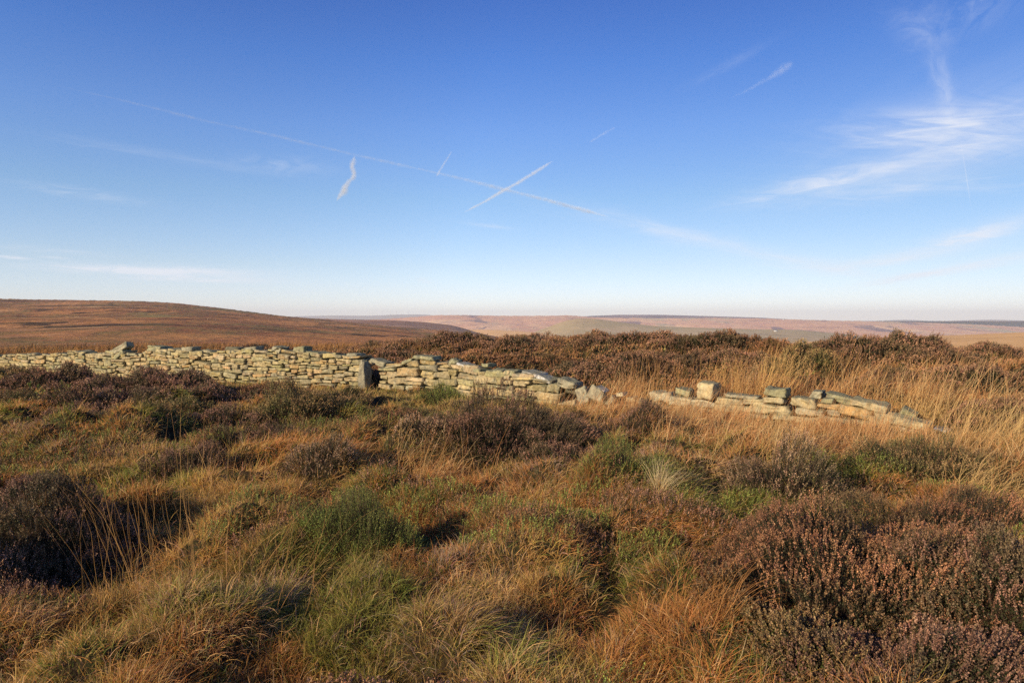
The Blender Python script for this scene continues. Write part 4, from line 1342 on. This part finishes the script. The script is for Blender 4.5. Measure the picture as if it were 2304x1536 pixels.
def turbine(px, h, rot, label):
    Y = 14300.0
    x = X_of(px, Y)
    yt = np.interp(px, [500, 680, 760, 830, 880, 960], [714, 711, 709.5, 710.5, 708, 707])
    z = CAMZ + Y * (YH - yt) / F
    root = empty('wind_turbine', (x, Y, z - 8)); tag(root, label, 'wind turbine', 'wind turbines on the far blue horizon')
    V, Q = boxes([(-2.5, 2.5, -2.5, 2.5, 0, h)])
    V[4:, :2] *= .6
    quads('tower', V, Q, M_WHITE, None, root)
    V, Q = boxes([(-3, 3, -7, 6, h, h + 5)])
    quads('nacelle', V, Q, M_WHITE, None, root)
    for k in range(3):
        a = rot + k * 2.0944
        V, Q = boxes([(-2, 2, -8.6, -7.4, 0, h * .55)])
        V[4:, 0] *= .35
        c, s_ = math.cos(a), math.sin(a)
        V = np.stack([V[:, 0] * c + V[:, 2] * s_, V[:, 1], -V[:, 0] * s_ + V[:, 2] * c + h + 2.5], -1)
        quads('blade', V, Q, M_WHITE, None, root)


turbine(861, 62, .2, 'leftmost of the tiny white turbines on the blue horizon')
turbine(878, 62, .9, 'second tiny white turbine, in the middle of the close three')
turbine(893, 62, .5, 'third tiny white turbine, right one of the close three')
turbine(919, 62, 1.4, 'rightmost tiny white turbine, standing a little apart')


# ------------------------------------------------------------------ contrails: ice cloud tubes 6 km up, denser in the core
def cloud_mat(name, density):
    m, t, o = new_mat(name)
    g = t.nodes.new('ShaderNodeTexCoord')
    nz = tex_noise(t, .004, 3, .6, g.outputs['Object'])
    mr = t.nodes.new('ShaderNodeMapRange')
    mr.inputs['From Min'].default_value = .36; mr.inputs['From Max'].default_value = .62
    mr.inputs['To Min'].default_value = density * .35; mr.inputs['To Max'].default_value = density * 1.25
    t.links.new(nz, mr.inputs['Value'])
    v = t.nodes.new('ShaderNodeVolumePrincipled')
    v.inputs['Color'].default_value = (.86, .94, 1, 1)
    v.inputs['Anisotropy'].default_value = -0.3          # ice sends much of the sun back
    t.links.new(mr.outputs[0], v.inputs['Density'])
    t.links.new(v.outputs[0], o.inputs['Volume'])
    return m


def tube(name, P, R, mat, parent=None, seg=14):
    n = len(P)
    T = unit(np.gradient(P, axis=0)); U = unit(np.cross(T, np.array([0, 0, 1.0]))); W = np.cross(U, T)
    a = np.linspace(0, 2 * math.pi, seg, endpoint=False)
    V = P[:, None] + R[:, None, None] * (np.cos(a)[None, :, None] * U[:, None] + np.sin(a)[None, :, None] * W[:, None])
    i0 = np.arange(n * seg).reshape(n, seg); i1 = np.roll(i0, -1, 1)
    Q = np.stack([i0[:-1], i0[1:], i1[1:], i1[:-1]], -1).reshape(-1, 4)[:, ::-1]
    o = quads(name, V.reshape(-1, 3), Q, mat, None, parent)
    bm = bmesh.new(); bm.from_mesh(o.data)
    bmesh.ops.holes_fill(bm, edges=bm.edges[:], sides=0)
    bmesh.ops.recalc_face_normals(bm, faces=bm.faces[:])
    bm.to_mesh(o.data); bm.free()
    return o


def trail(name, pts, label, cat, tau, alt=6000.0, wob=.2, group='aircraft trails in the sky'):
    """pts: px, py, radius px; tau: optical depth through the middle"""
    pts = np.array(pts, float)
    n = max(30, len(pts) * 14)
    t = np.linspace(0, 1, n); tt = np.linspace(0, 1, len(pts))
    wx = np.convolve(rng.normal(0, 1, n + 8), np.ones(9) / 9, 'valid'); wr = np.convolve(rng.normal(0, 1, n + 6), np.ones(7) / 7, 'valid')
    P = []; R = []
    for q, dx in zip(t, wx):
        px, py, rp = (float(np.interp(q, tt, pts[:, i])) for i in range(3))
        d = ray(px + dx * rp * wob * 2, py + dx * rp * wob); k = (alt - CAMZ) / d.z
        P.append(d * k + Vector((0, 0, CAMZ))); R.append(rp / F * d.length * k)
    P = np.array([tuple(p_) for p_ in P])
    R = np.array(R) * (1 + wob * 1.5 * wr) * np.clip(np.minimum(t, 1 - t) * 9, .04, 1) ** .6
    ctr = P.mean(0)
    den = tau / (2 * R.max())
    o = tube(name, P - ctr, R * 1.6, cloud_mat(name + '_ice', den * .30))
    o.location = ctr
    tube('core', P - ctr, R * 1.05, cloud_mat(name + '_core_ice', den * .45), o)
    tube('inner_core', P - ctr, R * .6, cloud_mat(name + '_inner_ice', den * .7), o)
    return tag(o, label, cat, group)


trail('contrail', [(90, 184, 1.44), (300, 232, 1.87), (460, 272, 2.16), (620, 306, 2.30), (800, 349, 2.59), (1000, 393, 2.88), (1145, 429, 3.31), (1230, 450, 3.60), (1310, 472, 3.60), (1372, 489, 2.88)], 'long thin contrail sloping down from the upper left across the middle sky', 'contrail', .36)
trail('contrail', [(1040, 480, 1.08), (1080, 459, 1.87), (1145, 423, 2.74), (1190, 396, 3.02), (1245, 362, 2.16)], 'short bright contrail crossing the long one above the horizon', 'contrail', .34, alt=7000)
trail('contrail', [(981, 398, 2.16), (997, 372, 1.87), (1018, 338, 1.15)], 'shortest contrail spike rising from the long contrail', 'contrail', .11, alt=6600)
trail('contrail', [(1326, 320, 1.80), (1355, 303, 2.16), (1388, 284, 1.80)], 'faint short contrail alone high in the middle sky', 'contrail', .07, alt=6600)
trail('cloud_wisp', [(798, 350, 2.16), (795, 362, 3.96), (792, 376, 4.32), (797, 390, 3.60), (795, 400, 3.60), (785, 408, 3.60), (779, 418, 4.68), (772, 430, 5.04), (765, 440, 3.60), (757, 454, 1.44)], 'small twisted white cloud wisp hanging below the long contrail', 'cloud', .42, alt=6300)
trail('cloud_wisp', [(1635, 224, 1.44), (1690, 199, 2.88), (1738, 174, 4.32), (1766, 153, 6.48), (1786, 140, 3.60)], 'faint hooked cloud wisp in the upper right sky', 'cloud', .10, alt=6300)

# ------------------------------------------------------------------ haze
m, t, o = new_mat('moor_air')
v = t.nodes.new('ShaderNodeVolumePrincipled')
v.inputs['Color'].default_value = (.93, .97, 1.0, 1)
v.inputs['Density'].default_value = 6.8e-5
t.links.new(v.outputs[0], o.inputs['Volume'])
V, Q = boxes([(-18500, 18500, -18500, 18500, -222.5, 190)])
tag(quads('haze', V, Q, m), 'thin pale blue air over the moor', 'haze', kind='stuff')
